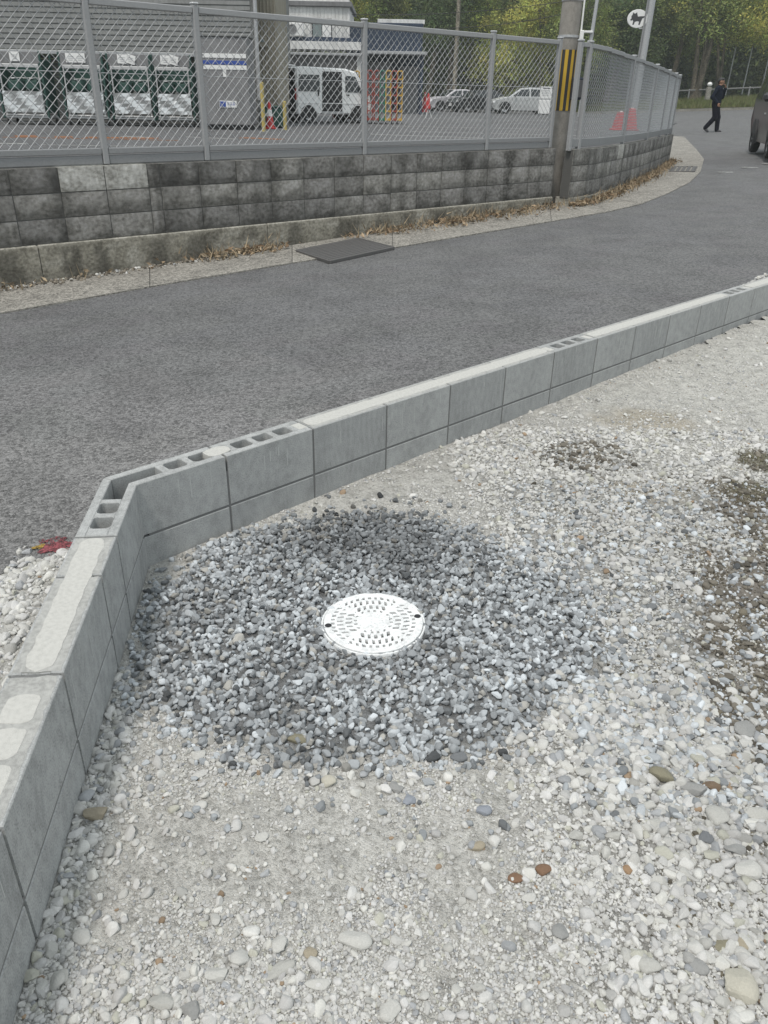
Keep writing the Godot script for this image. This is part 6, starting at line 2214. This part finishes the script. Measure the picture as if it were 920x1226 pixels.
func hand(bones: Array, wrist: Vector3, dir: Vector3, palm: Vector3, side: Vector3, curl: float, skin: Color) -> void:
	# dir: wrist to knuckles, palm: the way the palm faces, side: towards the thumb
	dir = dir.normalized()
	bones.append([wrist, wrist + dir * 0.03, 0.026, 0.028, skin])
	var lens := [0.070, 0.080, 0.074, 0.058]
	for i in 4:
		var across := side * (0.027 - i * 0.018)
		var kn := wrist + dir * (0.088 - 0.004 * absf(i - 1.0)) + across
		bones.append([wrist + dir * 0.025 + across * 0.7, kn, 0.015, 0.0115, skin])
		var d := dir
		var p := kn
		for j in 3:
			d = (d + palm * curl * (0.45 + 0.12 * i)).normalized()
			var l: float = lens[i] * [0.45, 0.31, 0.24][j]
			bones.append([p, p + d * l, 0.0098 - 0.001 * j, 0.0090 - 0.001 * j, skin])
			p += d * l
	var b := wrist + dir * 0.03 + side * 0.026
	var m := b + (dir * 0.55 + side * 0.75 + palm * 0.3).normalized() * 0.042
	bones.append([b, m, 0.0135, 0.011, skin])
	bones.append([m, m + (dir * 0.85 + side * 0.2 + palm * 0.4).normalized() * 0.03, 0.0105, 0.0085, skin])

func walker() -> void:
	var at := Vector3(11.66, 0, -31.7)
	at.y = road_y(at.x, at.z)
	var t := thing("person", "person in dark navy jacket and trousers walking in the street, hand raised to mouth", "person", at, 1.05)
	var jacket := Color(0.013, 0.017, 0.028)
	var trouser := Color(0.012, 0.014, 0.021)
	var skin := Color(0.42, 0.25, 0.17)
	var B := []
	var hip := Vector3(0, 0.90, 0)
	B.append([hip + Vector3(-0.07, 0.02, 0), hip + Vector3(0.07, 0.02, 0), 0.138, 0.138, trouser])
	B.append([hip + Vector3(0, 0.10, 0), Vector3(0, 1.14, 0.01), 0.155, 0.152, jacket])
	B.append([Vector3(-0.06, 1.14, 0.01), Vector3(-0.08, 1.34, 0.0), 0.142, 0.132, jacket])
	B.append([Vector3(0.06, 1.14, 0.01), Vector3(0.08, 1.34, 0.0), 0.142, 0.132, jacket])
	B.append([Vector3(-0.12, 1.40, -0.01), Vector3(0.12, 1.40, -0.01), 0.096, 0.096, jacket])
	B.append([Vector3(0, 1.40, 0), Vector3(0, 1.475, 0.012), 0.075, 0.062, jacket])
	B.append([Vector3(0, 1.45, 0.01), Vector3(0, 1.54, 0.025), 0.052, 0.05, skin])
	var legs := [[Vector3(0.09, 0.88, 0), Vector3(0.10, 0.49, 0.13), Vector3(0.10, 0.09, 0.17)], [Vector3(-0.09, 0.88, 0), Vector3(-0.09, 0.48, 0.06), Vector3(-0.095, 0.15, -0.20)]]
	for l in legs:
		B.append([l[0], l[1], 0.118, 0.088, trouser])
		B.append([l[1], l[2], 0.088, 0.075, trouser])
	# the far arm is folded up to the mouth, the near one bent with the hand at the pocket
	var la := [Vector3(0.19, 1.385, 0.0), Vector3(0.22, 1.14, 0.12), Vector3(0.085, 1.40, 0.20)]
	var ra := [Vector3(-0.19, 1.385, 0.0), Vector3(-0.25, 1.13, -0.13), Vector3(-0.19, 0.955, 0.05)]
	for a in [la, ra]:
		B.append([a[0], a[1], 0.08, 0.068, jacket])
		B.append([a[1], a[2], 0.068, 0.052, jacket])
	var body := Mb.new()
	nets(body, B, 0.018, 0.04)
	var H := []
	hand(H, la[2] + (la[2] - la[1]).normalized() * 0.02, Vector3(-0.35, 0.85, -0.2), Vector3(-0.45, -0.1, -0.85).normalized(), Vector3(-0.75, -0.1, 0.5).normalized(), 0.75, skin)
	nets(body, H, 0.0045, 0.006)
	H = []
	hand(H, ra[2] + (ra[2] - ra[1]).normalized() * 0.02, Vector3(0.15, -0.75, 0.55), Vector3(1, 0, 0), Vector3(0.1, 0.5, 0.85).normalized(), 0.45, skin)
	nets(body, H, 0.0045, 0.006)
	var F := []
	var c := Vector3(0, 1.615, 0.03)
	F.append([c + Vector3(0, 0.02, -0.025), c + Vector3(0, 0.02, 0.012), 0.085, 0.083, skin])
	F.append([c + Vector3(0, -0.03, 0.02), c + Vector3(0, -0.075, 0.048), 0.062, 0.038, skin])
	F.append([c + Vector3(0, 0.004, 0.088), c + Vector3(0, -0.026, 0.105), 0.010, 0.014, skin])
	F.append([c + Vector3(-0.018, -0.052, 0.082), c + Vector3(0.018, -0.052, 0.082), 0.008, 0.008, Color(0.30, 0.13, 0.11)])
	F.append([c + Vector3(-0.04, 0.028, 0.078), c + Vector3(-0.015, 0.03, 0.086), 0.009, 0.009, skin])
	F.append([c + Vector3(0.04, 0.028, 0.078), c + Vector3(0.015, 0.03, 0.086), 0.009, 0.009, skin])
	for s in [-1.0, 1.0]:
		F.append([c + Vector3(s * 0.082, 0.012, -0.005), c + Vector3(s * 0.08, -0.03, 0.0), 0.013, 0.009, skin])
	F.append([c + Vector3(0, -0.08, 0.0), c + Vector3(0, -0.13, -0.015), 0.052, 0.052, skin])
	nets(body, F, 0.007, 0.014)
	put("body", body, M.figure, t)
	var hair := Mb.new()
	nets(hair, [[c + Vector3(0, 0.04, -0.035), c + Vector3(0, 0.048, 0.012), 0.090, 0.083, Color.WHITE], [c + Vector3(0, 0.0, -0.055), c + Vector3(0, -0.045, -0.055), 0.072, 0.045, Color.WHITE], [c + Vector3(-0.05, 0.075, 0.055), c + Vector3(0.04, 0.08, 0.06), 0.03, 0.03, Color.WHITE]], 0.008, 0.02)
	put("hair", hair, M.hair, t)
	for s in [-1.0, 1.0]:
		var eye := Mb.new()
		eye.lathe([Vector2(0.0, -0.008), Vector2(0.0075, -0.003), Vector2(0.0085, 0.002), Vector2(0.005, 0.007), Vector2(0, 0.008)], Transform3D(Basis(), c + Vector3(s * 0.029, 0.012, 0.083)), 10)
		put("eye", eye, M.ink, t)
	for l in legs:
		var planted: bool = l[2].z > 0
		var sh := Mb.new()
		var a: Vector3 = l[2] + Vector3(0, -0.035, -0.02)
		var d := Vector3(0, -0.02, 0.16) if planted else Vector3(0, -0.09, 0.13)
		nets(sh, [[a, a + d * 0.6, 0.048, 0.045, Color.WHITE], [a + d * 0.5, a + d, 0.044, 0.034, Color.WHITE]], 0.01, 0.02)
		var o := put("shoe", sh, M.shoe, t)
		var so := Mb.new()
		so.tube([a + Vector3(0, -0.038, -0.04), a + d * 0.5 + Vector3(0, -0.036, 0), a + d + Vector3(0, -0.022, 0.02)], [0.014, 0.014, 0.01], 6)
		put("sole", so, M.white_plastic, o)

# ---------------------------------------------------------------- the scene
func _ready() -> void:
	rng.seed = 11
	var cam := Camera3D.new()
	cam.name = "camera"
	add_child(cam)
	cam.fov = rad_to_deg(2.0 * atan(613.0 / 929.95))
	cam.near = 0.05
	cam.far = 900.0
	cam.transform = Transform3D(Basis(Vector3.RIGHT, -0.4918) * Basis(Vector3.BACK, 0.0203), Vector3(0, 1.472, 0))
	var env := Environment.new()
	var sky := Sky.new()
	var sm := ProceduralSkyMaterial.new()
	sm.sky_top_color = Color(0.772, 0.80, 0.818)
	sm.sky_horizon_color = Color(0.768, 0.792, 0.796)
	sm.sky_curve = 0.2
	sm.ground_bottom_color = Color(0.30, 0.30, 0.29)
	sm.ground_horizon_color = Color(0.5, 0.5, 0.49)
	sky.sky_material = sm
	env.background_mode = Environment.BG_SKY
	env.sky = sky
	env.tonemap_mode = Environment.TONE_MAPPER_LINEAR
	env.tonemap_exposure = 1.53
	env.fog_enabled = true
	env.fog_density = 0.0010
	env.fog_light_color = Color(0.86, 0.89, 0.88)
	env.sdfgi_enabled = true
	env.ssao_enabled = true
	env.ssil_enabled = true
	var we := WorldEnvironment.new()
	we.name = "environment"
	we.environment = env
	add_child(we)
	var sun := DirectionalLight3D.new()
	sun.name = "sun"
	add_child(sun)
	sun.light_energy = 0.5
	sun.light_color = Color(1.0, 0.975, 0.945)
	sun.light_angular_distance = 11.0
	sun.shadow_enabled = true
	sun.look_at_from_position(Vector3(-2.2, 9.0, 4.0), Vector3.ZERO)
	rough_noise.seed = 4
	rough_noise.frequency = 0.3
	rough_noise.fractal_octaves = 4
	fine_noise.seed = 19
	fine_noise.frequency = 1.6
	fine_noise.fractal_octaves = 3
	make_materials()
	grounds()
	old_walls()
	new_wall()
	buildings()
	fences()
	cover()
	grate("gutter_grate", "wide dark steel drain grate set in the gutter strip below the straight wall", Vector2(-0.943, -8.178), Vector2(-0.554, -7.489), Vector2(-0.343, -8.888), 11)
	grate("gutter_grate", "small dark drain grate in the gutter where the wall curves away", Vector2(5.45, -16.61), Vector2(5.86, -16.39), Vector2(5.86, -17.66), 5)
	utility_pole()
	street_poles()
	yard_things()
	vehicles()
	walker()
	vegetation()
	gravel()
